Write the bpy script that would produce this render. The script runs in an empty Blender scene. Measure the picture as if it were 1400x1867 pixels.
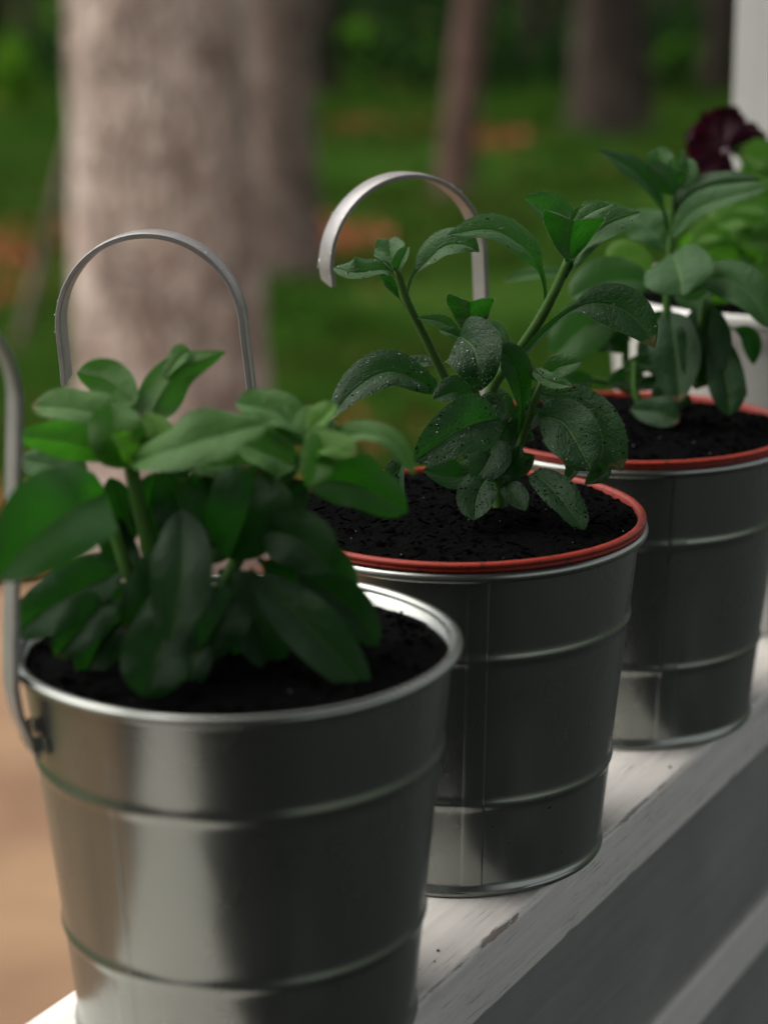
import bpy, bmesh, math, random
import numpy as np
from mathutils import Vector, Matrix, noise

scene = bpy.context.scene
COL = scene.collection
R_ = math.radians

# ------------------------------------------------------------------ camera
CAM_Z = 1.75
PITCH, ROLL, FPX = 0.26781, -0.0069, 3842.0
IMW, IMH = 1400.0, 1867.0
CAM = Vector((0, 0, CAM_Z))
_F = Vector((0, math.cos(PITCH), -math.sin(PITCH)))
_r0 = Vector((1, 0, 0)); _u0 = _r0.cross(_F)
_R = _r0 * math.cos(ROLL) + _u0 * math.sin(ROLL)
_U = -_r0 * math.sin(ROLL) + _u0 * math.cos(ROLL)
cam = bpy.data.cameras.new('camera')
cam_o = bpy.data.objects.new('camera', cam); COL.objects.link(cam_o)
M = Matrix.Identity(4)
for i in range(3):
    M[i][0], M[i][1], M[i][2], M[i][3] = _R[i], _U[i], -_F[i], CAM[i]
cam_o.matrix_world = M
cam.sensor_fit = 'HORIZONTAL'; cam.sensor_width = 24.0
cam.lens = 24.0 * FPX / IMW
cam.clip_start = 0.05; cam.clip_end = 600
cam.dof.use_dof = True
cam.dof.focus_distance = 0.765
cam.dof.aperture_fstop = 5.2
cam.dof.aperture_blades = 7
scene.camera = cam_o

# ------------------------------------------------------------------ light
world = bpy.data.worlds.new("World"); scene.world = world
world.use_nodes = True
nt = world.node_tree; nt.nodes.clear()
sky = nt.nodes.new('ShaderNodeTexSky'); sky.sky_type = 'NISHITA'
sky.sun_disc = False
SUN_AZ, SUN_EL = R_(-78), R_(56)
sky.sun_elevation = SUN_EL; sky.sun_rotation = SUN_AZ
sky.air_density = 1.0; sky.dust_density = 4.0; sky.ozone_density = 0.6
hsv = nt.nodes.new('ShaderNodeHueSaturation'); hsv.inputs['Saturation'].default_value = 0.18   # overcast: grey sky
bg = nt.nodes.new('ShaderNodeBackground'); bg.inputs['Strength'].default_value = 0.085
wo = nt.nodes.new('ShaderNodeOutputWorld')
nt.links.new(sky.outputs[0], hsv.inputs['Color']); nt.links.new(hsv.outputs[0], bg.inputs[0]); nt.links.new(bg.outputs[0], wo.inputs[0])
sun = bpy.data.lights.new('sun', 'SUN'); sun.energy = 1.5; sun.angle = R_(80); sun.color = (1, .93, .86)
sun_o = bpy.data.objects.new('sun', sun); COL.objects.link(sun_o)
sd = Vector((math.sin(SUN_AZ) * math.cos(SUN_EL), math.cos(SUN_AZ) * math.cos(SUN_EL), math.sin(SUN_EL)))
sun_o.rotation_euler = sd.to_track_quat('Z', 'Y').to_euler()
sun_o.location = sd * 30
vs = scene.view_settings
vs.view_transform = 'Standard'; vs.look = 'None'; vs.exposure = 1.42; vs.gamma = 1.0; vs.use_curve_mapping = False
scene.cycles.max_bounces = 6; scene.cycles.diffuse_bounces = 3; scene.cycles.glossy_bounces = 3
scene.cycles.transmission_bounces = 4; scene.cycles.transparent_max_bounces = 6
scene.cycles.use_denoising = True

# ------------------------------------------------------------------ helpers
def at(x, y, depth):
    """the point seen at pixel x, y of the photograph, depth metres along the view axis"""
    return CAM + (_F + _R * ((x - IMW / 2) / FPX) - _U * ((y - IMH / 2) / FPX)) * depth

def obj(name, me, mat=None, parent=None, loc=None):
    o = bpy.data.objects.new(name, me); COL.objects.link(o)
    if mat is not None and len(me.materials) == 0: me.materials.append(mat)
    if parent is not None: o.parent = parent
    if loc is not None: o.location = loc
    return o

def tag(o, label=None, cat=None, group=None, kind=None):
    if label: o['label'] = label
    if cat: o['category'] = cat
    if group: o['group'] = group
    if kind: o['kind'] = kind
    return o

def empty(name, loc=(0, 0, 0), rz=0.0):
    o = bpy.data.objects.new(name, None); COL.objects.link(o)
    o.empty_display_size = .05
    o.location = loc; o.rotation_euler = (0, 0, rz)
    return o

def mesh(name, verts, faces, smooth=True, uvs=None):
    me = bpy.data.meshes.new(name); me.from_pydata([tuple(v) for v in verts], [], faces); me.update()
    if smooth: me.polygons.foreach_set('use_smooth', [True] * len(me.polygons))
    if uvs is not None:
        l = me.uv_layers.new(name='UVMap')
        idx = np.empty(len(me.loops), dtype=np.int32); me.loops.foreach_get('vertex_index', idx)
        l.data.foreach_set('uv', np.asarray(uvs, dtype=np.float32)[idx].ravel())
    return me

def np_mesh(name, verts, faces, smooth=False):
    """verts (n,3) array, faces (m,k) array"""
    me = bpy.data.meshes.new(name)
    n, m, k = len(verts), len(faces), faces.shape[1]
    me.vertices.add(n); me.vertices.foreach_set('co', np.asarray(verts, np.float32).ravel())
    me.loops.add(m * k); me.loops.foreach_set('vertex_index', np.asarray(faces, np.int32).ravel())
    me.polygons.add(m); me.polygons.foreach_set('loop_start', np.arange(0, m * k, k, dtype=np.int32))
    me.polygons.foreach_set('loop_total', np.full(m, k, dtype=np.int32))
    if smooth: me.polygons.foreach_set('use_smooth', np.ones(m, bool))
    me.update(); me.validate()
    return me

def lathe(profile, seg=96, jit=None, closed=False):
    """profile: list of (r, z)"""
    vs_, fs = [], []
    n = len(profile)
    for k in range(seg):
        a = 2 * math.pi * k / seg
        for (r, z) in profile:
            rr = r + (jit(a, z) if jit else 0)
            vs_.append((rr * math.cos(a), rr * math.sin(a), z))
    for k in range(seg):
        k2 = (k + 1) % seg
        for i in range(n - 1 + (1 if closed else 0)):
            j = (i + 1) % n
            fs.append((k * n + i, k2 * n + i, k2 * n + j, k * n + j))
    return vs_, fs

def box_mesh(name, x0, x1, y0, y1, z0, z1, bevel=0.0, seg=2):
    bm = bmesh.new()
    v = [bm.verts.new((x, y, z)) for x in (x0, x1) for y in (y0, y1) for z in (z0, z1)]
    for f in ((0, 1, 3, 2), (4, 6, 7, 5), (0, 4, 5, 1), (2, 3, 7, 6), (0, 2, 6, 4), (1, 5, 7, 3)):
        bm.faces.new([v[i] for i in f])
    bmesh.ops.recalc_face_normals(bm, faces=bm.faces)
    if bevel > 0:
        bmesh.ops.bevel(bm, geom=list(bm.edges), offset=bevel, segments=seg, affect='EDGES', profile=.5)
    me = bpy.data.meshes.new(name); bm.to_mesh(me); bm.free()
    return me

def spline(pts, n):
    """Catmull-Rom through pts (Vectors of any size) at n+1 samples"""
    P = [pts[0] + (pts[0] - pts[1])] + list(pts) + [pts[-1] + (pts[-1] - pts[-2])]
    out = []
    m = len(pts) - 1
    for i in range(n + 1):
        t = i / n * m
        k = min(int(t), m - 1); f = t - k
        a, b, c, d = P[k], P[k + 1], P[k + 2], P[k + 3]
        out.append(.5 * ((2 * b) + (c - a) * f + (2 * a - 5 * b + 4 * c - d) * f * f + (3 * b - a - 3 * c + d) * f ** 3))
    return out

# ------------------------------------------------------------------ materials
class NT:
    def __init__(s, name):
        s.m = bpy.data.materials.new(name); s.m.use_nodes = True
        s.t = s.m.node_tree; s.t.nodes.clear()
        s.out = s.n('ShaderNodeOutputMaterial')
    def n(s, ty, **kw):
        nd = s.t.nodes.new(ty)
        for k, v in kw.items():
            if hasattr(nd, k): setattr(nd, k, v)
        return nd
    def l(s, a, b): s.t.links.new(a, b)
    def coord(s, what='Object', scale=(1, 1, 1), rot=(0, 0, 0)):
        tc = s.n('ShaderNodeTexCoord'); mp = s.n('ShaderNodeMapping')
        mp.inputs['Scale'].default_value = scale; mp.inputs['Rotation'].default_value = rot
        s.l(tc.outputs[what], mp.inputs[0]); return mp.outputs[0]
    def noise(s, vec, scale, detail=4, rough=.55, dist=0):
        nd = s.n('ShaderNodeTexNoise'); nd.inputs['Scale'].default_value = scale
        nd.inputs['Detail'].default_value = detail; nd.inputs['Roughness'].default_value = rough
        nd.inputs['Distortion'].default_value = dist
        s.l(vec, nd.inputs['Vector']); return nd.outputs['Fac']
    def ramp(s, fac, stops, interp='LINEAR'):
        r = s.n('ShaderNodeValToRGB'); r.color_ramp.interpolation = interp
        e = r.color_ramp.elements
        while len(e) < len(stops): e.new(.5)
        for k, (p, c) in enumerate(stops):
            e[k].position = p; e[k].color = (c, c, c, 1) if not hasattr(c, '__len__') else (*c, 1)
        s.l(fac, r.inputs[0]); return r.outputs[0]
    def mix(s, fac, a, b, mode='MIX'):
        nd = s.n('ShaderNodeMix'); nd.data_type = 'RGBA'; nd.blend_type = mode
        for sock, v in ((nd.inputs[0], fac), (nd.inputs[6], a), (nd.inputs[7], b)):
            if hasattr(v, 'links') or hasattr(v, 'is_linked'): s.l(v, sock)
            elif hasattr(v, '__len__'): sock.default_value = (*v, 1)
            else: sock.default_value = v
        return nd.outputs[2]
    def math(s, op, a, b=None, c=None, clamp=False):
        nd = s.n('ShaderNodeMath'); nd.operation = op; nd.use_clamp = clamp
        for k, v in enumerate((a, b, c)):
            if v is None: continue
            if hasattr(v, 'is_linked'): s.l(v, nd.inputs[k])
            else: nd.inputs[k].default_value = v
        return nd.outputs[0]
    def bump(s, h, strength=.3, dist=.001, normal=None):
        b = s.n('ShaderNodeBump'); b.inputs['Strength'].default_value = strength; b.inputs['Distance'].default_value = dist
        s.l(h, b.inputs['Height'])
        if normal is not None: s.l(normal, b.inputs['Normal'])
        return b.outputs[0]
    def bsdf(s, color=None, rough=.5, metal=0, normal=None, **kw):
        p = s.n('ShaderNodeBsdfPrincipled')
        for k, v in (('Base Color', color), ('Roughness', rough), ('Metallic', metal)):
            if v is None: continue
            if hasattr(v, 'is_linked'): s.l(v, p.inputs[k])
            elif hasattr(v, '__len__'): p.inputs[k].default_value = (*v, 1)
            else: p.inputs[k].default_value = v
        for k, v in kw.items():
            k = k.replace('_', ' ')
            if hasattr(v, 'is_linked'): s.l(v, p.inputs[k])
            elif hasattr(v, '__len__'): p.inputs[k].default_value = (*v, 1) if len(p.inputs[k].default_value) == 4 else tuple(v)
            else: p.inputs[k].default_value = v
        if normal is not None: s.l(normal, p.inputs['Normal'])
        return p
    def done(s, shader):
        s.l(shader.outputs[0] if hasattr(shader, 'outputs') else shader, s.out.inputs['Surface']); return s.m

def mat_pot_metal():
    s = NT('grey_lacquered_metal')
    v = s.coord('Object')
    n1 = s.noise(v, 14, 3, .5)
    n2 = s.noise(v, 420, 2, .6)
    specks = s.ramp(s.noise(v, 420, 2, .4), [(.0, 1), (.225, 1), (.245, 0), (1, 0)])
    specks = s.math('MULTIPLY', specks, s.ramp(n1, [(0, 0), (.52, 0), (.6, 1), (1, 1)]))
    col = s.mix(n1, (.235, .25, .23), (.27, .28, .26))
    col = s.mix(specks, col, (.05, .04, .03))
    rough = s.math('MULTIPLY_ADD', n1, .10, .225)
    st = s.noise(s.coord('Object', (1, 1, .12)), 46, 5, .65)
    st = s.math('MULTIPLY', s.ramp(st, [(0, 0), (.52, 0), (.70, 1), (1, 1)]), s.ramp(s.noise(v, 9, 3, .5), [(0, 0), (.45, 0), (.65, 1), (1, 1)]))
    rough = s.math('ADD', rough, s.math('MULTIPLY', st, .16))
    col = s.mix(s.math('MULTIPLY', st, .30), col, (.36, .36, .33))
    b = s.bump(s.math('ADD', n2, s.math('MULTIPLY', n1, 2.0)), .05, .0006)
    p = s.bsdf(col, rough, .86, b)
    return s.done(p)

def mat_strap():
    s = NT('pale_lacquered_strap')
    v = s.coord('Object')
    n1 = s.noise(v, 90, 4, .6)
    col = s.mix(s.ramp(n1, [(.0, 0), (.45, 0), (.75, 1)]), (.27, .258, .25), (.21, .20, .19))
    p = s.bsdf(col, .40, .22, s.bump(s.noise(v, 600, 2, .6), .08, .0004), Coat_Weight=.2, Coat_Roughness=.15)
    return s.done(p)

def mat_liner():
    s = NT('terracotta_plastic')
    v = s.coord('Object')
    n = s.noise(v, 60, 5, .6)
    dirt = s.ramp(s.noise(v, 260, 4, .7), [(0, 0), (.55, 0), (.66, .8), (1, .9)])
    col = s.mix(n, (.23, .018, .008), (.29, .027, .012))
    col = s.mix(dirt, col, (.02, .012, .01))
    return s.done(s.bsdf(col, s.math('MULTIPLY_ADD', n, .25, .38), 0, s.bump(n, .06, .0006), Specular_IOR_Level=.3))

def mat_soil():
    s = NT('damp_black_soil')
    v = s.coord('Object')
    n = s.noise(v, 700, 4, .7)
    col = s.ramp(n, [(0, (.0008, .0009, .0011)), (.55, (.0022, .0022, .0023)), (.76, (.0055, .005, .0045)), (1, (.018, .016, .013))])
    return s.done(s.bsdf(col, .8, 0, s.bump(n, .8, .002), Specular_IOR_Level=0.018))

def mat_plain(name, color, rough=.6, **kw):
    s = NT(name)
    n = s.noise(s.coord('Object'), 40, 4, .6)
    col = s.mix(n, tuple(c * .8 for c in color), tuple(min(1, c * 1.2) for c in color))
    return s.done(s.bsdf(col, rough, 0, s.bump(n, .1, .001), **kw))

def mat_painted_wood(name, base=(.71, .675, .625), worn=True, along='X', dirt=.6):
    s = NT(name)
    sc = (1, 26, 26) if along == 'X' else (26, 26, 1)
    v = s.coord('Object', sc); vo = s.coord('Object')
    grain = s.noise(v, 9, 8, .68, .15)
    fine = s.noise(v, 38, 5, .7, .1)
    big = s.noise(vo, 5, 4, .6)
    cracks = s.ramp(fine, [(0, 1), (.36, 1), (.405, 0), (1, 0)])
    cracks = s.math('MULTIPLY', cracks, s.ramp(s.noise(vo, 24, 3, .6), [(0, 0), (.40, 0), (.60, 1), (1, 1)]))
    col = s.mix(s.ramp(grain, [(0, 0), (.36, .0), (.62, 1), (1, 1)]), tuple(c * .86 for c in base), base)
    col = s.mix(s.math('MULTIPLY', s.ramp(big, [(0, 1), (.42, .5), (.58, 0), (1, 0)]), .35), col, (.46, .47, .44))
    col = s.mix(s.math('MULTIPLY', cracks, dirt), col, (.10, .075, .055))
    spot = s.ramp(s.noise(vo, 170, 3, .5), [(0, 1), (.235, 1), (.26, 0), (1, 0)])
    col = s.mix(s.math('MULTIPLY', spot, .8), col, (.06, .045, .035))
    h = s.math('ADD', s.math('MULTIPLY', grain, .7), s.math('MULTIPLY', fine, .35))
    h = s.math('SUBTRACT', h, s.math('MULTIPLY', cracks, .8))
    if worn:
        sp = s.n('ShaderNodeSeparateXYZ'); s.l(vo, sp.inputs[0])
        d = s.math('MAXIMUM', s.math('ABSOLUTE', s.math('ADD', sp.outputs[1], .05035)), s.math('ABSOLUTE', sp.outputs[2]))
        ng = s.noise(s.coord('Object', (1, 5, 5)), 60, 6, .75)
        lg = s.noise(s.coord('Object', (1, .2, .2)), 17, 3, .6)
        thr = s.math('MULTIPLY', s.math('SUBTRACT', s.math('ADD', s.math('MULTIPLY', ng, .7), s.math('MULTIPLY', lg, .75)), .62), .0085)
        wear = s.math('SUBTRACT', thr, d)
        wear = s.math('MULTIPLY', wear, 1800, clamp=True)
        col = s.mix(wear, col, s.mix(ng, (.05, .032, .022), (.40, .33, .27)))
        h = s.math('SUBTRACT', h, s.math('MULTIPLY', wear, .6))
    p = s.bsdf(col, .5, 0, s.bump(h, .42, .0012))
    return s.done(p)

def mat_worn_edge():
    s = NT('bare_wood_edge')
    v = s.coord('Object', (1, 6, 6))
    n = s.noise(v, 120, 5, .7)
    col = s.ramp(n, [(0, (.05, .032, .022)), (.5, (.16, .11, .075)), (.75, (.42, .38, .34)), (1, (.6, .58, .55))])
    return s.done(s.bsdf(col, .75, 0, s.bump(n, .6, .001)))

def mat_leaf(name, top, top2, vein, trans, rough=.42, tw=.35, sheen=.35, bumpy=.5):
    s = NT(name)
    uv = s.n('ShaderNodeUVMap'); uv.uv_map = 'UVMap'
    sep = s.n('ShaderNodeSeparateXYZ'); s.l(uv.outputs[0], sep.inputs[0])
    t, j = sep.outputs[0], sep.outputs[1]
    aj = s.math('ABSOLUTE', s.math('SUBTRACT', j, .5))           # 0 at the midrib, .5 at the edge
    mid = s.ramp(aj, [(0, 1), (.018, .85), (.05, 0), (1, 0)])
    # side veins run forward from the midrib
    vn = s.noise(uv.outputs[0], 3.5, 3, .6)
    w = s.math('SUBTRACT', s.math('ADD', s.math('MULTIPLY', t, 6.0), s.math('MULTIPLY', vn, 1.6)), s.math('MULTIPLY', s.math('POWER', aj, .8), 5.2))
    fr = s.math('ABSOLUTE', s.math('SUBTRACT', s.math('FRACT', w), .5))
    side = s.ramp(fr, [(0, 1), (.045, .55), (.13, 0), (1, 0)])
    vo = s.coord('Object')
    oi = s.n('ShaderNodeObjectInfo')
    n = s.noise(vo, 130, 4, .6)
    fine = s.noise(vo, 1100, 3, .65)
    rnd = oi.outputs['Random']
    c = s.mix(s.math('ADD', s.math('MULTIPLY', n, .55), s.math('MULTIPLY', rnd, .45)), top, top2)
    c = s.mix(s.math('MULTIPLY', mid, .75), c, vein)
    c = s.mix(s.math('MULTIPLY', side, .06), c, vein)
    dry = s.math('MULTIPLY', s.ramp(s.math('ADD', t, s.math('MULTIPLY', n, .12)), [(0, 0), (.985, 0), (1, 1), (1, 1)]), s.math('GREATER_THAN', rnd, .72))
    c = s.mix(s.math('MULTIPLY', dry, .7), c, (.17, .11, .055))
    geo = s.n('ShaderNodeNewGeometry')
    under = tuple(a * .8 + .012 for a in vein)
    c = s.mix(s.math('MULTIPLY', geo.outputs['Backfacing'], .35), c, under)
    h = s.math('SUBTRACT', s.math('ADD', s.math('MULTIPLY', n, .5), s.math('MULTIPLY', fine, .42)), s.math('MULTIPLY', s.math('MAXIMUM', mid, s.math('MULTIPLY', side, .16)), .5))
    pk = s.noise(vo, 260, 3, .6)
    h = s.math('ADD', h, s.math('MULTIPLY', pk, .34))
    b = s.bump(h, bumpy + .2, .0016)
    p = s.bsdf(c, rough, 0, b, Sheen_Weight=sheen, Sheen_Roughness=.4, Sheen_Tint=(.6, .95, .65), Specular_IOR_Level=.22)
    tr = s.n('ShaderNodeBsdfTranslucent'); tr.inputs[0].default_value = (*trans, 1); s.l(b, tr.inputs['Normal'])
    mx = s.n('ShaderNodeMixShader'); mx.inputs[0].default_value = tw
    s.l(p.outputs[0], mx.inputs[1]); s.l(tr.outputs[0], mx.inputs[2])
    return s.done(mx)

def mat_stem(name, a=(.030, .085, .014), b=(.052, .115, .022)):
    s = NT(name)
    n = s.noise(s.coord('Object'), 90, 4, .6)
    return s.done(s.bsdf(s.mix(n, a, b), .5, 0, s.bump(n, .2, .001), Specular_IOR_Level=.08, Sheen_Weight=.05, Sheen_Roughness=.4))

def mat_hair():
    s = NT('plant_hair')
    tr = s.n('ShaderNodeBsdfTranslucent'); tr.inputs[0].default_value = (.22, .32, .15, 1)
    df = s.n('ShaderNodeBsdfDiffuse'); df.inputs[0].default_value = (.16, .24, .11, 1)
    mx = s.n('ShaderNodeMixShader'); mx.inputs[0].default_value = .5
    s.l(df.outputs[0], mx.inputs[1]); s.l(tr.outputs[0], mx.inputs[2])
    return s.done(mx)

def mat_water():
    s = NT('water')
    return s.done(s.bsdf((1, 1, 1), .08, 0, None, Transmission_Weight=.85, IOR=1.45, Coat_Weight=.0))

def mat_petal():
    s = NT('dark_purple_petal')
    n = s.noise(s.coord('Object'), 60, 4, .6)
    p = s.bsdf(s.mix(n, (.012, .0012, .005), (.028, .003, .010)), .6, 0, s.bump(n, .3, .002), Sheen_Weight=.0, Specular_IOR_Level=.15)
    tr = s.n('ShaderNodeBsdfTranslucent'); tr.inputs[0].default_value = (.06, .004, .016, 1)
    mx = s.n('ShaderNodeMixShader'); mx.inputs[0].default_value = .3
    s.l(p.outputs[0], mx.inputs[1]); s.l(tr.outputs[0], mx.inputs[2])
    return s.done(mx)

def mat_bark(name, dark, mid, light, sc=1.0):
    s = NT(name)
    v = s.coord('Object', (1, 1, .42)); vo = s.coord('Object')
    n = s.noise(v, 15 * sc, 6, .68, .8)
    vor = s.n('ShaderNodeTexVoronoi'); vor.feature = 'DISTANCE_TO_EDGE'; vor.inputs['Scale'].default_value = 19 * sc
    s.l(v, vor.inputs['Vector'])
    crack = s.ramp(vor.outputs['Distance'], [(0, 0), (.03, .2), (.12, 1), (1, 1)])
    col = s.ramp(n, [(0, dark), (.38, mid), (.62, light), (1, tuple(min(1, c * 1.2) for c in light))])
    blot = s.noise(s.coord('Object', (1, 1, .6)), 5.5, 4, .6)
    col = s.mix(s.ramp(blot, [(0, .75), (.38, .62), (.54, 0), (1, 0)]), col, dark)
    col = s.mix(s.math('MULTIPLY', s.math('SUBTRACT', 1, crack), .28), col, dark)
    lich = s.ramp(s.noise(vo, 4.5, 5, .7), [(0, 0), (.56, 0), (.68, .5), (1, .6)])
    col = s.mix(lich, col, tuple(.5 * (a + b) for a, b in zip(mid, (.30, .31, .22))))
    return s.done(s.bsdf(col, .9, 0, s.bump(s.math('ADD', crack, n), .9, .02), Specular_IOR_Level=.1))

def mat_ground():
    s = NT('forest_floor')
    v = s.coord('Object')
    a = s.noise(v, .35, 5, .6, .3); b = s.noise(v, 1.7, 5, .65); c = s.noise(v, 14, 5, .7)
    green = s.mix(b, (.012, .036, .005), (.050, .100, .014))
    green = s.mix(c, green, (.032, .074, .012))
    brown = s.mix(c, (.10, .055, .022), (.20, .105, .042))
    f = s.ramp(s.math('ADD', s.math('MULTIPLY', a, .6), s.math('MULTIPLY', b, .4)), [(0, 0), (.55, 0), (.63, 1), (1, 1)])
    return s.done(s.bsdf(s.mix(f, green, brown), .95, 0, s.bump(c, .8, .05), Specular_IOR_Level=0.0))

def mat_sand():
    s = NT('sandy_path')
    v = s.coord('Object')
    b = s.noise(v, 1.1, 4, .6); c = s.noise(v, 9, 5, .7); d = s.noise(v, 120, 3, .6)
    col = s.mix(s.ramp(b, [(0, 0), (.36, 0), (.62, 1), (1, 1)]), (.13, .068, .033), (.245, .15, .077))
    col = s.mix(s.math('MULTIPLY', c, .5), col, (.155, .088, .046))
    return s.done(s.bsdf(col, .95, 0, s.bump(s.math('ADD', c, s.math('MULTIPLY', d, .3)), .5, .01)))

def mat_foliage(name, a, b, tr_c, scale=1.3, olive=None):
    s = NT(name)
    v = s.coord('Object')
    n = s.noise(v, scale, 3, .6); n2 = s.noise(v, scale * 9, 2, .6)
    c = s.mix(s.ramp(s.math('ADD', s.math('MULTIPLY', n, .65), s.math('MULTIPLY', n2, .35)), [(0, 0), (.36, 0), (.64, 1), (1, 1)]), a, b)
    if olive:
        o = s.ramp(s.noise(v, .55, 3, .6), [(0, 0), (.46, 0), (.60, .8), (1, .9)])
        c = s.mix(o, c, s.mix(n2, tuple(q * .6 for q in olive), olive))
    p = s.bsdf(c, .8, 0, Specular_IOR_Level=0.0)
    tr = s.n('ShaderNodeBsdfTranslucent'); tr.inputs[0].default_value = (*tr_c, 1)
    mx = s.n('ShaderNodeMixShader'); mx.inputs[0].default_value = .4
    s.l(p.outputs[0], mx.inputs[1]); s.l(tr.outputs[0], mx.inputs[2])
    return s.done(mx)

MT = dict(
    pot=mat_pot_metal(), strap=mat_strap(), liner=mat_liner(), soil=mat_soil(),
    white_wood=mat_painted_wood('white_painted_wood', worn=False), board_wood=mat_painted_wood('worn_white_painted_board'),
    post_wood=mat_painted_wood('white_painted_post', (.50, .50, .485), along='Z', dirt=.2, worn=False),
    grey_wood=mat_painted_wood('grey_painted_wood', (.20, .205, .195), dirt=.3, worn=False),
    edge=mat_worn_edge(),
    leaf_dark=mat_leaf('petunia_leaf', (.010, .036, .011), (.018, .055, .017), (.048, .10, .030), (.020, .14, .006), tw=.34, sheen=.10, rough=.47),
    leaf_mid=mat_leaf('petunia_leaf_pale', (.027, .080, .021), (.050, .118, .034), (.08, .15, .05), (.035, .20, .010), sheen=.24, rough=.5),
    leaf_near=mat_leaf('petunia_leaf_fresh', (.014, .060, .012), (.032, .098, .018), (.06, .14, .03), (.03, .22, .004), sheen=.18, rough=.55, tw=.4),
    leaf_lit=mat_leaf('petunia_leaf_lit', (.052, .135, .026), (.092, .195, .046), (.13, .24, .08), (.05, .26, .008), sheen=.25, rough=.5, tw=.4),  # paler copy for the top leaves, the light on them put into the colour
    leaf_bright=mat_leaf('pansy_leaf', (.055, .145, .018), (.095, .21, .03), (.12, .24, .05), (.10, .34, .015), sheen=.12, rough=.5, tw=.45),
    stem=mat_stem('petunia_stem'), hair=mat_hair(), water=mat_water(), petal=mat_petal(),
    petal_eye=mat_plain('pale_petal_eye', (.07, .035, .05), .6),
    plastic=mat_plain('glossy_white_plastic', (.50, .50, .47), .16, Coat_Weight=.5, Coat_Roughness=.06),
    crumb=mat_plain('soil_crumb', (.0022, .002, .0019), .85, Specular_IOR_Level=0.0), perlite=mat_plain('perlite', (.30, .30, .28), .7),
    bark_near=mat_bark('pine_bark_pink', (.13, .088, .070), (.41, .305, .255), (.60, .495, .43)),
    bark_red=mat_bark('pine_bark_red', (.075, .038, .030), (.16, .095, .077), (.23, .145, .12), 1.4),
    bark_brown=mat_bark('pine_bark_brown', (.075, .050, .040), (.20, .140, .115), (.30, .225, .19), 1.2),
    bark_dark=mat_bark('spruce_bark', (.024, .017, .013), (.055, .040, .032), (.085, .066, .053)),
    ground=mat_ground(), sand=mat_sand(),
    cover=mat_foliage('low_green_plants', (.010, .036, .005), (.062, .128, .017), (.05, .14, .016), .8, (.085, .080, .022)),
    leaf_bush=mat_foliage('bush_leaves', (.06, .15, .012), (.13, .26, .02), (.14, .36, .02), 3.0),
    needles=mat_foliage('conifer_needles', (.006, .018, .005), (.020, .046, .013), (.018, .05, .014), .6),
    litter=mat_plain('orange_leaf_litter', (.26, .078, .024), .9),
    dark_wall=mat_plain('dark_stained_boards', (.008, .012, .010), .8),
    deck=mat_plain('dark_stained_deck', (.007, .011, .009), .9),
)

# ------------------------------------------------------------------ layout of the railing
ZB = CAM_Z - 0.33775                       # top of the rail board
YAW = 0.5209
Pv = Vector((-0.04865, 0.62184, ZB))       # under the first bucket
Uv = Vector((math.sin(YAW), math.cos(YAW), 0)); Nv = Vector((Uv.y, -Uv.x, 0))
RZ = math.pi / 2 - YAW                     # local X along the rail, local Y towards the garden
NEAR, FAR, THK = .05035, .05456, .0275
SPOT = [Pv + Vector((.0030, -.001, 0)), Pv + Uv * .1541, Pv + Uv * .3173]
RT, RB, HH = .07, .0541, .1273

# ================================================================== SETTING
random.seed(4); rng = np.random.default_rng(4)

def terrain_z(x, y):
    d = max(0.0, math.hypot(x, y) - 7)
    return .10 * math.sin(x * .55 + 1.3) * math.sin(y * .42) * min(1, d / 6) - 0.0

def build_ground():
    xs = np.concatenate([np.linspace(-160, -22, 14), np.linspace(-20, 20, 81), np.linspace(22, 160, 14)])
    ys = np.concatenate([np.linspace(-60, -4, 8), np.linspace(-2, 34, 73), np.linspace(36, 220, 20)])
    V = [(x, y, terrain_z(x, y)) for y in ys for x in xs]
    nx = len(xs)
    F = [(j * nx + i, j * nx + i + 1, (j + 1) * nx + i + 1, (j + 1) * nx + i) for j in range(len(ys) - 1) for i in range(nx - 1)]
    tag(obj('ground', mesh('ground', V, F), MT['ground']), kind='structure')
    # sandy path beside the house
    V, F = [], []
    n = 60
    for k in range(n + 1):
        t = k / n
        s = -6 + t * 16
        c = Pv + Uv * s - Nv * 1.6
        far = 1.9 + .30 * noise.noise(Vector((s * .7, 0, 3))) + .12 * noise.noise(Vector((s * 2.6, 1, 3)))
        if s > 4.1: far -= 2.6 * (s - 4.1)
        if s < 1.6: far -= .30 * min(1.4, 1.6 - s)
        far = max(far, -.9)
        for q in range(9):
            w = -1.15 + (far + 1.15) * q / 8
            p = c - Nv * w
            V.append((p.x, p.y, terrain_z(p.x, p.y) + .010 + .006 * noise.noise(Vector((p.x * 3, p.y * 3, 0)))))
    F = [(k * 9 + q, (k + 1) * 9 + q, (k + 1) * 9 + q + 1, k * 9 + q + 1) for k in range(n) for q in range(8)]
    tag(obj('path', mesh('path', V, F), MT['sand']), kind='structure')
build_ground()

def quads_cloud(centres, size, flat=.5, aspect=.5, seed=1):
    """one leaf-shaped quad at each centre (n,3); sizes (n,)"""
    g = np.random.default_rng(seed)
    n = len(centres)
    d = g.normal(size=(n, 3)); d[:, 2] *= flat; d /= np.linalg.norm(d, axis=1)[:, None]
    e = g.normal(size=(n, 3)); e -= (e * d).sum(1)[:, None] * d; e /= np.linalg.norm(e, axis=1)[:, None]
    s = size[:, None]
    v = np.stack([centres - d * s * .5, centres + e * s * .5 * aspect, centres + d * s * .5, centres - e * s * .5 * aspect], 1).reshape(-1, 3)
    f = np.arange(4 * n).reshape(n, 4)
    return v, f

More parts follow.
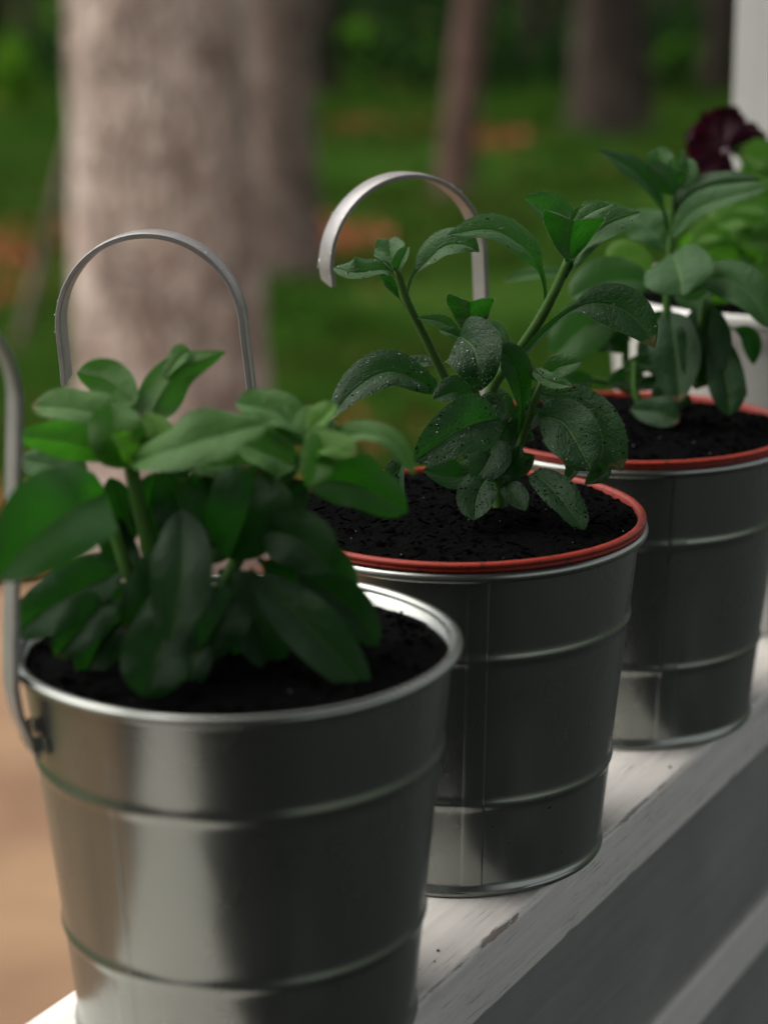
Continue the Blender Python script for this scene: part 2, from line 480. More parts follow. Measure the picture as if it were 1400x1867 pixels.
def build_cover():
    # low green plants of the forest floor, in clumps
    pts, sz = [], []
    g = np.random.default_rng(9)
    for k in range(2400):
        y = 5.2 + 30 * g.random() ** 1.4
        x = (g.random() - .5) * (y * 1.15 + 4) + .02 * y
        if noise.noise(Vector((x * .45, y * .45, 7))) < -.12: continue
        q = (Vector((x, y, 0)) - Pv)
        if -q.dot(Nv) < 3.6 and q.dot(Uv) < 4.1 + .35 * (3.6 + q.dot(Nv)): continue
        m = g.integers(22, 60)
        r = .12 + .30 * g.random()
        h = .05 + .20 * g.random() ** 2 + .004 * y
        a = g.random(m) * 6.283; rr = r * np.sqrt(g.random(m)); zz = h * g.random(m) * (1 - .6 * rr / r)
        z0 = terrain_z(x, y)
        pts.append(np.stack([x + rr * np.cos(a), y + rr * np.sin(a), z0 + zz], 1))
        sz.append((.04 + .07 * g.random(m)) * (1 + y * .02))
    v, f = quads_cloud(np.concatenate(pts), np.concatenate(sz), .7, .55, 3)
    tag(obj('ground_cover', np_mesh('ground_cover', v, f), MT['cover']), kind='stuff', label='low green plants growing over the forest floor')
    # grass blades
    n = 95000
    y = 4.9 + 26 * g.random(n) ** 1.6; x = (g.random(n) - .5) * (y * 1.15 + 4) + .02 * y
    keep = np.array([noise.noise(Vector((a * .8, b * .8, 2))) > -.15 for a, b in zip(x, y)])
    q = (np.stack([x - Pv.x, y - Pv.y], 1)); off = -(q @ np.array([Nv.x, Nv.y])); al = q @ np.array([Uv.x, Uv.y])
    keep &= ~((off < 3.6) & (al < 4.2 + .35 * (3.6 - off)))
    x, y = x[keep], y[keep]; n = len(x)
    z = np.array([terrain_z(a, b) for a, b in zip(x, y)])
    a = g.random(n) * 6.283; h = .06 + .10 * g.random(n); w = .004 + .004 * g.random(n) + y * .0004
    lean = (g.random((n, 2)) - .5) * .1
    b0 = np.stack([x - w * np.cos(a), y - w * np.sin(a), z], 1); b1 = np.stack([x + w * np.cos(a), y + w * np.sin(a), z], 1)
    t = np.stack([x + lean[:, 0], y + lean[:, 1], z + h], 1)
    v = np.stack([b0, b1, t], 1).reshape(-1, 3)
    tag(obj('grass', np_mesh('grass', v, np.arange(3 * n).reshape(n, 3)), MT['cover']), kind='stuff', label='short grass on the forest floor')
build_cover()

def litter(px, y, rx, ry, n, seed):
    g = np.random.default_rng(seed)
    x0 = (px - 700) / FPX * y * 1.03
    a = g.random(n) * 6.283; r = np.sqrt(g.random(n))
    x = x0 + rx * r * np.cos(a) * (1 + .3 * np.sin(3 * a)); yy = y + ry * r * np.sin(a)
    z = np.array([terrain_z(p, q) for p, q in zip(x, yy)]) + .02 + .05 * g.random(n)
    return np.stack([x, yy, z], 1), .06 + .07 * g.random(n)
_l = [litter(755, 18.6, .33, .9, 500, 1), litter(575, 12.7, .42, .8, 500, 2), litter(20, 12.4, .55, .9, 600, 3), litter(15, 10.6, .30, .55, 420, 4),
      litter(640, 18.8, .3, .5, 130, 5), litter(890, 17.6, .35, .6, 150, 6), litter(90, 6.1, .35, .5, 500, 7), litter(430, 6.0, .9, .5, 700, 8), litter(700, 7.3, 1.0, .3, 90, 9)]
v, f = quads_cloud(np.concatenate([a for a, b in _l]), np.concatenate([b for a, b in _l]), .35, .7, 5)
tag(obj('leaf_litter', np_mesh('leaf_litter', v, f), MT['litter']), kind='stuff', label='patches of orange fallen leaves and needles on the forest floor')

def trunk_mesh(name, r0, h, lean=(0, 0), seg=28, rows=40, seed=0, flare=.35, taper=.55, rough=.05):
    V, F = [], []
    for i in range(rows + 1):
        t = (i / rows) ** 1.5; z = h * t
        r = r0 * (1 - taper * t) * (1 + flare * math.exp(-z / (r0 * 1.6)))
        cx = lean[0] * z + .06 * r0 * math.sin(z * .9 + seed); cy = lean[1] * z
        for k in range(seg):
            a = 6.28318 * k / seg
            q = 1 + rough * noise.noise(Vector((math.cos(a) * 3, math.sin(a) * 3, z * 2.2 / (.3 + r0) * .4 + seed))) + rough * .8 * noise.noise(Vector((math.cos(a) * 8, math.sin(a) * 8, z * 4 + seed)))
            V.append((cx + r * q * math.cos(a), cy + r * q * math.sin(a), z - .08))
    for i in range(rows):
        for k in range(seg):
            k2 = (k + 1) % seg
            F.append((i * seg + k, i * seg + k2, (i + 1) * seg + k2, (i + 1) * seg + k))
    F.append(tuple(range(rows * seg, rows * seg + seg)))
    return mesh(name, V, F)

def crown_mesh(h0, h1, rad, n, seed):
    g = np.random.default_rng(seed)
    C, S = [], []
    nb = 26
    for b in range(nb):
        t = b / (nb - 1); z = h0 + (h1 - h0) * t
        L = rad * (1 - .8 * t) * (.7 + .5 * g.random()); a = b * 2.4 + g.random()
        m = max(6, int(n / nb))
        s = np.sqrt(g.random(m)) * L
        p = np.stack([np.cos(a) * s, np.sin(a) * s, z - .12 * s + 0 * s], 1) + g.normal(size=(m, 3)) * (.10 + .12 * s[:, None])
        C.append(p); S.append(.16 + .22 * g.random(m))
    v, f = quads_cloud(np.concatenate(C), np.concatenate(S), .6, .35, seed + 1)
    me = np_mesh('crown', v, f); me.materials.append(MT['needles']); return me

def branches_into(V, F, h0, h1, rad, seed, lean):
    pass

CROWNS = [crown_mesh(7.5, 14, 2.2, 1500, 11), crown_mesh(9, 17, 2.4, 1500, 12), crown_mesh(6.0, 12, 1.7, 1300, 13), crown_mesh(3.2, 15, 3.4, 3600, 14), crown_mesh(4.2, 16, 3.0, 3200, 15)]
TRUNKS = {}
def tree(px, dist, r, label, mat, lean=(0, 0), crown=0, group='trees standing in the forest', seed=0, name='pine_tree', h=15, x=None, rows=40):
    x = (px - 700) / FPX * dist * 1.03 if x is None else x
    t = empty(name, (x, dist, terrain_z(x, dist)))
    tag(t, label, 'tree', group)
    obj('trunk', trunk_mesh('trunk', r, h, lean, seed=seed, rows=rows, rough=.07), mat, t)
    c = obj('crown', CROWNS[crown], None, t); c.location = (lean[0] * h * .7, lean[1] * h * .7, 0); c.rotation_euler = (0, 0, seed * 1.7)
    sc = .8 + .05 * (seed % 7); c.scale = (sc, sc, h / 15)
    return t
tree(306, 5.75, .255, 'broad pinkish grey pine trunk close behind the hanging buckets, the thickest tree', MT['bark_near'], (.004, 0), 1, seed=1, h=18, rows=150)
tree(520, 11.6, .20, 'brown pine trunk half hidden behind the thick pinkish trunk', MT['bark_brown'], (.0, 0), 0, seed=2)
tree(822, 14.6, .125, 'thin leaning reddish trunk above the hook of the third bucket', MT['bark_red'], (.112, 0), 2, seed=3, h=12)
tree(1102, 18.5, .315, 'dark wide trunk behind the top of the farthest petunia', MT['bark_dark'], (0, 0), 1, seed=4)
tree(1290, 24, .20, 'dark trunk beside the white column at the top right', MT['bark_dark'], (0, 0), 3, seed=5)
tree(606, 25, .16, 'dark slim trunk right beside the brown half hidden pine', MT['bark_dark'], (0, 0), 4, seed=6)
tree(960, 30, .22, 'dark distant trunk between the thin reddish trunk and the wide dark one', MT['bark_dark'], (0, 0), 3, seed=7)
tree(20, 26, .26, 'dark trunk at the far left edge of the forest', MT['bark_dark'], (0, 0), 1, seed=8)
tree(30, 9.0, .024, 'thin pale sapling leaning at the left of the thick trunk', MT['bark_brown'], (.30, .05), 2, seed=9, name='sapling', h=5)
_far = [(90, 38, 'dim far trunk left of the thick pinkish tree'), (690, 42, 'dim far trunk right of the slim dark one, behind the arc of the third hook'),
        (760, 52, 'faint far trunk just left of the thin reddish one'), (905, 46, 'faint far trunk just right of the thin reddish one'),
        (1015, 40, 'dim far trunk touching the left side of the wide dark one'), (1195, 36, 'dim far trunk just right of the wide dark one'),
        (1245, 50, 'faint far trunk midway between the wide dark one and the white column')]
_off = [(-900, 20), (-520, 16), (-300, 31), (1420, 22), (1650, 17), (1900, 28), (-100, 54), (-600, 48), (2100, 45), (200, 46), (450, 66), (980, 70), (660, 74), (340, 58), (560, 60), (1130, 66)]
for k, (px, dd, lab) in enumerate(_far + [(a, b, 'conifer trunk lost in the blur at the back of the forest') for a, b in _off]):
    tree(px, dd, .15 + .03 * (k % 5), lab, MT['bark_dark'], (0, 0), 3 + k % 2, group='far trees of the forest', seed=k + 20, rows=14)
def bush(px, dist, rad, h, label, seed):
    g = np.random.default_rng(seed); m = 420
    p = g.normal(size=(m, 3)); p /= np.linalg.norm(p, axis=1)[:, None]; p *= (g.random(m) ** .4)[:, None]
    p = p * np.array([rad, rad, h * .5]); p[:, 2] += h * .5
    x = (px - 700) / FPX * dist * 1.03
    t = empty('bush', (x, dist, terrain_z(x, dist))); tag(t, label, 'bush')
    v, f = quads_cloud(p, .05 + .07 * g.random(m), .8, .6, seed); obj('foliage', np_mesh('foliage', v, f), MT['leaf_bush'], t)
    vv, ff = lathe([(.02, -.05), (.012, h * .6), (.001, h * .7)], 8); obj('stem', mesh('stem', vv, ff), MT['bark_brown'], t)
bush(662, 30, .26, .62, 'bright green young bush between the slim dark trunk and the thin reddish one', 3)
bush(935, 34, .22, .75, 'light green bush in the gap right of the thin reddish trunk', 4)
bush(60, 22, .20, .8, 'light green bush at the far left behind the leaning sapling', 5)
bush(1220, 27, .22, .5, 'light green bush between the wide dark trunk and the column', 6)
# the wood closes in behind them
def far_woods():
    g = np.random.default_rng(77)
    C, S = [], []
    for k in range(260):
        a = R_(-75) + R_(150) * g.random(); d = 62 + 60 * g.random()
        x, y = d * math.sin(a), d * math.cos(a)
        h = 2 + 14 * g.random(); r = 1.6 + 2 * g.random(); m = 110
        p = g.normal(size=(m, 3)) * np.array([r, r, h * .4]); p[:, 2] = np.abs(p[:, 2])
        C.append(p + np.array([x, y, 0])); S.append(.7 + .9 * g.random(m))
    # undergrowth and young spruces from 20 m outwards
    for k in range(150):
        d = 24 + 40 * g.random(); a = R_(-32) + R_(64) * g.random(); x, y = d * math.sin(a), d * math.cos(a)
        m = 110; r = .6 + .6 * g.random()
        p = g.normal(size=(m, 3)) * np.array([r, r, .5 + .5 * g.random()]); p[:, 2] = np.abs(p[:, 2])
        C.append(p + np.array([x, y, 0])); S.append(.14 + .25 * g.random(m))
    v, f = quads_cloud(np.concatenate(C), np.concatenate(S), .8, .6, 5)
    tag(obj('far_woods', np_mesh('far_woods', v, f), MT['needles']), kind='stuff', label='far wood and undergrowth closing the view')
far_woods()

# ------------------------------------------------------------------ veranda
rail = empty('veranda_railing', Pv, RZ)
tag(rail, 'white painted veranda railing with a worn flat top board carrying the row of buckets', 'railing')
def rail_box(name, x0, x1, y0, y1, z0, z1, mat, bev=.0015):
    me = box_mesh(name, x0, x1, y0, y1, z0, z1, bev); return obj(name, me, mat, rail)
X0, X1 = -1.6, .845
# top board: finely divided so that its edges are not ruler-straight
def top_board():
    prof = []
    b = .0022
    y0, y1, z0, z1 = -NEAR, FAR, -THK, 0
    corners = [(y0, z0, b * .6), (y0, z1, b), (y1, z1, b), (y1, z0, b)]
    # walk: bottom-front -> top-front -> top-back -> bottom-back
    prof += [(y0 + b * .6, z0), (y0 + b * .15, z0 + b * .15), (y0, z0 + b * .6)]
    prof += [(y0, z0 + THK * .35), (y0, z0 + THK * .7)]
    prof += [(y0, z1 - b), (y0 + b * .3, z1 - b * .3), (y0 + b, z1)]
    prof += [(y0 + (y1 - y0) * q, z1) for q in (.12, .3, .5, .7, .9)]
    prof += [(y1 - b, z1), (y1 - b * .3, z1 - b * .3), (y1, z1 - b), (y1, z0 + b), (y1 - b, z0)]
    n = len(prof); N = 700
    V, F = [], []
    for i in range(N + 1):
        x = X0 + (X1 - X0) * i / N
        for k, (y, z) in enumerate(prof):
            dy = dz = 0
            if k in (5, 6, 7):
                q = noise.noise(Vector((x * 60, 0, 1))) * .5 + noise.noise(Vector((x * 190, 0, 5))) * .5
                chip = max(0, noise.noise(Vector((x * 30, 3, 0))) - .18) * 3.2
                dy += .0005 * q + .0011 * chip * (1 if k > 4 else 0) ; dz -= .0004 * abs(q) + .0010 * chip
            if k in (0, 1, 2):
                q = noise.noise(Vector((x * 70, 9, 1)));  dy += .0004 * max(0, q - .25) * 3; dz += .0003 * max(0, q - .1) * 2
            dz += .0004 * noise.noise(Vector((x * 3, y * 20, 4)))
            V.append((x, y + dy, z + dz))
    for i in range(N):
        for k in range(n):
            k2 = (k + 1) % n
            F.append((i * n + k, (i + 1) * n + k, (i + 1) * n + k2, i * n + k2))
    F.append(tuple(range(n))); F.append(tuple(N * n + k for k in reversed(range(n))))
    me = mesh('top_board', V, F, True); me.materials.append(MT['board_wood'])
    # flat faces stay flat
    me.polygons.foreach_set('use_smooth', [(p.index % n) in (0, 1, 5, 6, 12, 13) if p.index < N * n else False for p in me.polygons])
    o = obj('top_board', me, None, rail)
    return o
top_board()
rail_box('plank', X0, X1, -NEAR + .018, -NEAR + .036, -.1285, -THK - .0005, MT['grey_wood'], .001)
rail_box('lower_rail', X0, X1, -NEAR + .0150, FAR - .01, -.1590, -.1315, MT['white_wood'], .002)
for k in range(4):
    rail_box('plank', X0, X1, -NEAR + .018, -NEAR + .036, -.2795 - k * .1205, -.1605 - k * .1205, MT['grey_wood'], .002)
for k in range(7):
    rail_box('plank', X0, X1, FAR - .022, FAR - .004, -.146 - k * .1185, -THK - .0005 - k * .1185 - (.0 if k == 0 else .0015), MT['white_wood'], .0015) if k == 0 else rail_box('plank', X0, X1, FAR - .004, FAR + .012, -.146 - k * .1185, -.0295 - k * .1185, MT['white_wood'], .0015)

colc = Pv + Uv * .952
column = empty('veranda_column', (colc.x, colc.y, .45), RZ)
tag(column, 'thick square white painted veranda column behind the purple flower', 'column')
hw = .135
for (sx, sy) in ((1, 0), (-1, 0), (0, 1), (0, -1)):
    if sx: me = box_mesh('board', sx * hw - .009, sx * hw + .009, -hw - .009, hw + .009, 0, 2.6, .002)
    else: me = box_mesh('board', -hw + .0095, hw - .0095, sy * hw - .009, sy * hw + .009, 0, 2.6, .002)
    obj('board', me, MT['post_wood'], column)

# deck and house behind the photographer
def rail_quad(name, a0, a1, n0, n1, z0, z1, mat, bev=.004):
    o = obj(name, box_mesh(name, a0, a1, n0, n1, z0, z1, bev), mat, None, (Pv.x, Pv.y, 0)); o.rotation_euler = (0, 0, RZ)
    return tag(o, kind='structure')
rail_quad('deck_floor', -3.2, 7.0, -6.5, FAR, .40, .45, MT['deck'])
rail_quad('house_wall', -1.45, -1.25, -2.0, .85, 0, 3.3, MT['dark_wall'])  # out of view; garden end drawn out to shade the near board
rail_quad('veranda_roof', -1.65, 1.35, -1.7, .28, 3.15, 3.23, MT['dark_wall'])

# ================================================================== BUCKETS
def wall_r(z):
    t = z / HH
    r = RB + (RT - .0030 - RB) * t
    for zc in (HH * .735, HH * .292):
        q = (z - zc) / .0016
        r += .00085 * math.exp(-q * q)
    return r

def bucket_body(seed):
    zs = [0.0002, .0012, .0026, .0034] + list(np.linspace(.0048, .125, 130))
    prof = []
    for z in zs:
        r = wall_r(z)
        if z < .0036: r = wall_r(.004) + .0011 * math.sqrt(max(0, 1 - ((z - .0018) / .0018) ** 2)) + .0001
        prof.append((r, z))
    outer = list(prof)
    inner = [(wall_r(z) - .0009, z) for z in np.linspace(.1252, .003, 20)]
    profile = [(0.002, .0014)] + [(RB - .003, .0014)] + outer + inner + [(0.002, .0030)]
    def jit(a, z):
        if z < .006: return 0
        return .00022 * noise.noise(Vector((math.cos(a) * 2.2 + seed * 7, math.sin(a) * 2.2, z * 22))) + .00007 * noise.noise(Vector((math.cos(a) * 9, math.sin(a) * 9 + seed, z * 80)))
    V, F = lathe(profile, 128, jit)
    return mesh('body', V, F)

def tube_ring(R, r, z, seed, seg=128, ns=12, rz=None):
    V, F = [], []
    for k in range(seg):
        a = 6.283185 * k / seg
        dr = .00035 * noise.noise(Vector((math.cos(a) * 2 + seed, math.sin(a) * 2, 0))); dz = .0004 * noise.noise(Vector((math.cos(a) * 1.6, math.sin(a) * 1.6 + seed, 4)))
        for i in range(ns):
            b = 6.283185 * i / ns
            rr = R + dr + r * math.cos(b); V.append((rr * math.cos(a), rr * math.sin(a), z + dz + (rz or r) * math.sin(b)))
    for k in range(seg):
        for i in range(ns):
            F.append((k * ns + i, ((k + 1) % seg) * ns + i, ((k + 1) % seg) * ns + (i + 1) % ns, k * ns + (i + 1) % ns))
    return mesh('rolled_rim', V, F)

def seam_mesh(az, width=.0085, up=.00017):
    zs = np.linspace(.0042, .1238, 90); V, F = [], []
    cols = [(-width, 0.0), (-width + .0006, up * .5), (-width + .0018, up * .95), (-width + .0036, up * .8), (-.0008, up * .8), (0, up * .5), (0, 0.0)]
    for z in zs:
        r = wall_r(z)
        for (s, d) in cols:
            a = az + s / r; rr = r + d + (0.00005 if d == 0 else 0) - (.0004 if d == 0 else 0)
            V.append((rr * math.cos(a), rr * math.sin(a), z))
    n = len(cols)
    for i in range(len(zs) - 1):
        for k in range(n - 1): F.append((i * n + k, i * n + k + 1, (i + 1) * n + k + 1, (i + 1) * n + k))
    return mesh('side_seam', V, F)

def hook_mesh(az, leg_end, top=.114, lean=0, Rh=.0348, w=.0112, th=.0016):
    """flat strap in the plane of the outward direction and z"""
    path = []
    r0 = RT + .0022
    path.append((wall_r(HH - .026) + .0021, HH - .026)); path.append((r0 - .001, HH - .012))
    zc = HH + top - Rh
    for k in range(8): path.append((r0, HH - .004 + (zc - HH + .004) * k / 7))
    for k in range(1, 40):
        a = math.pi * k / 39
        path.append((r0 + Rh - Rh * math.cos(a), zc + Rh * math.sin(a)))
    zl = HH + leg_end
    for k in range(1, 5): path.append((r0 + 2 * Rh - .0002 * k, zc + (zl - zc) * k / 4))
    tl = math.tan(R_(lean)); m0 = next(k for k, q in enumerate(path) if q[1] >= zc - 1e-6)
    path = [(r + tl * max(0, z - HH), z) if k <= m0 else (r + tl * (zc - HH) - .02 * max(0, zc - z) * (1 if r > r0 + Rh else 0), z) for k, (r, z) in enumerate(path)]
    V, F = [], []
    n = len(path)
    sec = [(-.5, -.5), (-.46, -.8), (0, -.62), (.46, -.8), (.5, -.5), (.5, .3), (.44, .5), (0, .62), (-.44, .5), (-.5, .3)]
    m = len(sec)
    ca, sa = math.cos(az), math.sin(az)
    for i, (r, z) in enumerate(path):
        p0 = path[max(0, i - 1)]; p1 = path[min(n - 1, i + 1)]
        tx, tz = p1[0] - p0[0], p1[1] - p0[1]; L = math.hypot(tx, tz); tx /= L; tz /= L
        nx, nz = -tz, tx                  # left of the path = outer side of the arc
        if i == n - 1: pass
        for (sw, st) in sec:
            ww = sw * w
            zz_off = 0
            rr = r + nx * st * th; zz = z + nz * st * th
            if i == n - 1: zz -= (.5 + sw) * .0022
            V.append((rr * ca - ww * sa, rr * sa + ww * ca, zz))
    for i in range(n - 1):
        for k in range(m): F.append((i * m + k, i * m + (k + 1) % m, (i + 1) * m + (k + 1) % m, (i + 1) * m + k))
    F.append(tuple(reversed(range(m)))); F.append(tuple((n - 1) * m + k for k in range(m)))
    me = mesh('hanging_hook', V, F)
    bm = bmesh.new(); bm.from_mesh(me); bmesh.ops.recalc_face_normals(bm, faces=bm.faces)
    for e in bm.edges:
        if len(e.link_faces) == 2 and e.calc_face_angle() > .7: e.smooth = False
    bm.to_mesh(me); bm.free()
    return me, path

def bracket_mesh(az):
    """the small loop on the bucket wall that takes the strap"""
    V, F = [], []
    zs = (HH - .0235, HH - .0185)
    for z in zs:
        r = wall_r(z)
        for (s, d) in ((-.0095, .0002), (-.0095, .0012), (-.0068, .0014), (-.0064, .0046), (.0064, .0046), (.0068, .0014), (.0095, .0012), (.0095, .0002)):
            a = az + s / r; V.append(((r + d) * math.cos(a), (r + d) * math.sin(a), z))
    for k in range(7): F.append((k, k + 1, 8 + k + 1, 8 + k))
    return mesh('hook_bracket', V, F, False)

def drops_on(points, name, parent, mat, rs, seed, flat=.5, sub=1):
    g = random.Random(seed)
    bm = bmesh.new()
    for (p, nrm, r) in points:
        ret = bmesh.ops.create_icosphere(bm, subdivisions=sub, radius=r)
        q = nrm.to_track_quat('Z', 'Y').to_matrix()
        el = 1 + .5 * g.random()
        for v in ret['verts']:
            c = v.co; v.co = q @ Vector((c.x * el, c.y, c.z * flat)) + p
    me = bpy.data.meshes.new(name); bm.to_mesh(me); bm.free()
    me.polygons.foreach_set('use_smooth', [True] * len(me.polygons))
    o = obj(name, me, mat, parent); o['kind'] = 'stuff'
    return o

def bucket(i, loc, seam_az, hook_az, leg_end, top, lean, hook_r, label):
    b = empty('bucket', loc); tag(b, label, 'bucket', 'grey metal buckets on the railing')
    obj('body', bucket_body(i), MT['pot'], b)
    obj('rolled_rim', tube_ring(RT - .0019, .0019, HH - .0019, i * 3.1), MT['pot'], b)
    obj('base_rim', tube_ring(wall_r(.004) + .0004, .0009, .0015, 0, 128, 8, .0014), MT['pot'], b)
    obj('side_seam', seam_mesh(seam_az), MT['pot'], b)
    me, path = hook_mesh(hook_az, leg_end, top, lean, hook_r)
    h = obj('hanging_hook', me, MT['strap'], b)
    obj('hook_bracket', bracket_mesh(hook_az), MT['pot'], b)
    if i > 0:
        g = random.Random(i); pts = []
        ca, sa = math.cos(hook_az), math.sin(hook_az)
        for k in range(34):
            q = g.uniform(14, len(path) - 3); a = int(q); f = q - a
            r = path[a][0] * (1 - f) + path[a + 1][0] * f; z = path[a][1] * (1 - f) + path[a + 1][1] * f
            tx, tz = path[a + 1][0] - path[a][0], path[a + 1][1] - path[a][1]; L = math.hypot(tx, tz)
            nx, nz = -tz / L, tx / L
            w = g.uniform(-.0055, .0055) if g.random() < .6 else g.choice((-.0057, .0057))
            p = Vector(((r + nx * .0010) * ca - w * sa, (r + nx * .0010) * sa + w * ca, z + nz * .0010))
            pts.append((p, Vector((nx * ca, nx * sa, nz)), g.uniform(.0002, .0005)))
        drops_on(pts, 'water_drops', h, MT['water'], 0, i)
    return b

B1 = bucket(0, SPOT[0], R_(238), R_(206), .050, .118, -4, .0348, 'nearest grey metal bucket without a liner, blurred at the front of the row')
B2 = bucket(1, SPOT[1], R_(277), R_(174), .052, .106, 5.5, .0345, 'middle grey metal bucket with red liner and a sharp side seam')
B3 = bucket(2, SPOT[2], R_(284), R_(205), .0775, .1175, 2.6, .0348, 'farthest grey metal bucket of the row, cut off by the right edge')

def liner(loc, label):
    o0, z = RT - .0007, HH
    prof = [(o0 - .0075, z - .030), (o0 - .0034, z - .001), (o0 - .0031, z + .0026), (o0 - .0026, z + .0034), (o0 - .0012, z + .0036), (o0 - .0003, z + .0032),
            (o0, z + .0026), (o0 - .0001, z + .0019), (o0 - .0008, z + .0015), (o0 - .0004, z + .0011), (o0 - .0003, z + .0003), (o0 - .0012, z + .0002), (o0 - .0034, z + .0001), (o0 - .0085, z - .030)]
    # the cup below
    prof = [(.001, .012), (.045, .012)] + [(o0 - .0090 - .0105 * (1 - q), .012 + (z - .03 - .012) * q) for q in (.05, .5, .95)] + prof[::-1] + [(o0 - .0074 - .0105 * (1 - q) - .0012, .012 + (z - .03 - .012) * q) for q in (.95, .5, .05)] + [(.001, .0135)]
    V, F = lathe(prof, 128, lambda a, zz: .0004 * noise.noise(Vector((math.cos(a) * 1.5 + loc.x * 40, math.sin(a) * 1.5, 0))) - .0002)
    o = obj('plastic_pot', mesh('plastic_pot', V, F), MT['liner'], None, loc)
    return tag(o, label, 'plant pot', 'red plastic pots inside the buckets')
liner(SPOT[1], 'terracotta red plastic pot set inside the middle bucket')
liner(SPOT[2], 'terracotta red plastic pot set inside the farthest bucket')

def soil(loc, R, z0, amp, seed, label, nr=90, na=260, drop=.0):
    V = [(0, 0, z0)]; F = []
    def h(x, y):
        p = Vector((x * 60 + seed, y * 60, 0))
        return amp * (.9 * noise.noise(p) + .55 * noise.noise(p * 3.1) + .45 * noise.noise(p * 8.3) + .3 * noise.noise(p * 19)) + .0
    for i in range(1, nr + 1):
        r = R * i / nr
        for k in range(na):
            a = 6.283185 * k / na; x, y = r * math.cos(a), r * math.sin(a)
            V.append((x, y, z0 + h(x, y) + .002 * (1 - (r / R) ** 2) - drop * (i == nr)))
    for k in range(na): F.append((0, 1 + k, 1 + (k + 1) % na))
    for i in range(nr - 1):
        for k in range(na): F.append((1 + i * na + k, 1 + (i + 1) * na + k, 1 + (i + 1) * na + (k + 1) % na, 1 + i * na + (k + 1) % na))
    o = obj('potting_soil', mesh('potting_soil', V, F), MT['soil'], None, loc); tag(o, label, kind='stuff')
    g = random.Random(seed)
    bm = bmesh.new()
    for k in range(620):
        r = R * math.sqrt(g.random()) * .985; a = g.random() * 6.283; x, y = r * math.cos(a), r * math.sin(a)
        s = g.uniform(.0003, .0010) * (1 + (g.random() < .05))
        ret = bmesh.ops.create_icosphere(bm, subdivisions=1, radius=s)
        for v in ret['verts']:
            v.co = Vector((v.co.x * g.uniform(.6, 1.4), v.co.y * g.uniform(.6, 1.4), v.co.z * .8)) * g.uniform(.8, 1.2) + Vector((x, y, z0 + h(x, y) + .002 * (1 - (r / R) ** 2)))
    for k in range(110):
        r = R * math.sqrt(g.random()) * .97; a = g.random() * 6.283; x, y = r * math.cos(a), r * math.sin(a)
        ret = bmesh.ops.create_cube(bm, size=1)
        q = Matrix.Rotation(g.random() * 6.283, 3, 'Z') @ Matrix.Rotation(g.uniform(-.5, .5), 3, 'Y')
        lx, ly = g.uniform(.0018, .0055), g.uniform(.0004, .0011)
        for v in ret['verts']:
            c = v.co; bend = .0006 * (c.x * 2) ** 2
            v.co = q @ Vector((c.x * lx, c.y * ly * (1 - .4 * abs(c.x)), c.z * .0006 + bend)) + Vector((x, y, z0 + h(x, y) + .0024 * (1 - (r / R) ** 2) + .0004))
    me = bpy.data.meshes.new('crumbs'); bm.to_mesh(me); bm.free()
    c = obj('crumbs', me, MT['crumb'], o); c['kind'] = 'stuff'
    pts = []
    for k in range(18):
        r = R * math.sqrt(g.random()) * .97; a = g.random() * 6.283; x, y = r * math.cos(a), r * math.sin(a)
        pts.append((Vector((x, y, z0 + h(x, y) + .0022 * (1 - (r / R) ** 2) + .0003)), Vector((g.uniform(-.4, .4), g.uniform(-.4, .4), 1)), g.uniform(.00014, .0003)))
    drops_on(pts, 'perlite_grains', o, MT['perlite'], 0, seed, .8)
    return o
soil(SPOT[0], wall_r(HH - .006) - .0014, HH - .0055, .0014, 3, 'black soil low in the nearest bucket', 50, 150)
soil(SPOT[1], RT - .0040, HH + .0014, .0011, 8, 'black soil in the middle bucket', 110, 320)
soil(SPOT[2], RT - .0040, HH + .0012, .0016, 15, 'black soil in the farthest bucket', 60, 180)

def ledge_crumbs():
    g = random.Random(5); pts = []
    for k in range(46):
        a = g.uniform(-.02, .46); o = g.uniform(-NEAR + .004, FAR - .006)
        if any((Pv + Uv * a - Nv * o - sp).length < RB + .001 for sp in SPOT): continue
        pts.append((Pv + Uv * a - Nv * o + Vector((0, 0, .0003)), Vector((g.uniform(-.5, .5), g.uniform(-.5, .5), 1)), g.uniform(.0002, .0006)))
    o = drops_on(pts, 'soil_crumbs', None, MT['crumb'], 0, 3, .7, 1)
    tag(o, 'few dark soil crumbs scattered on the white board between the buckets')
ledge_crumbs()

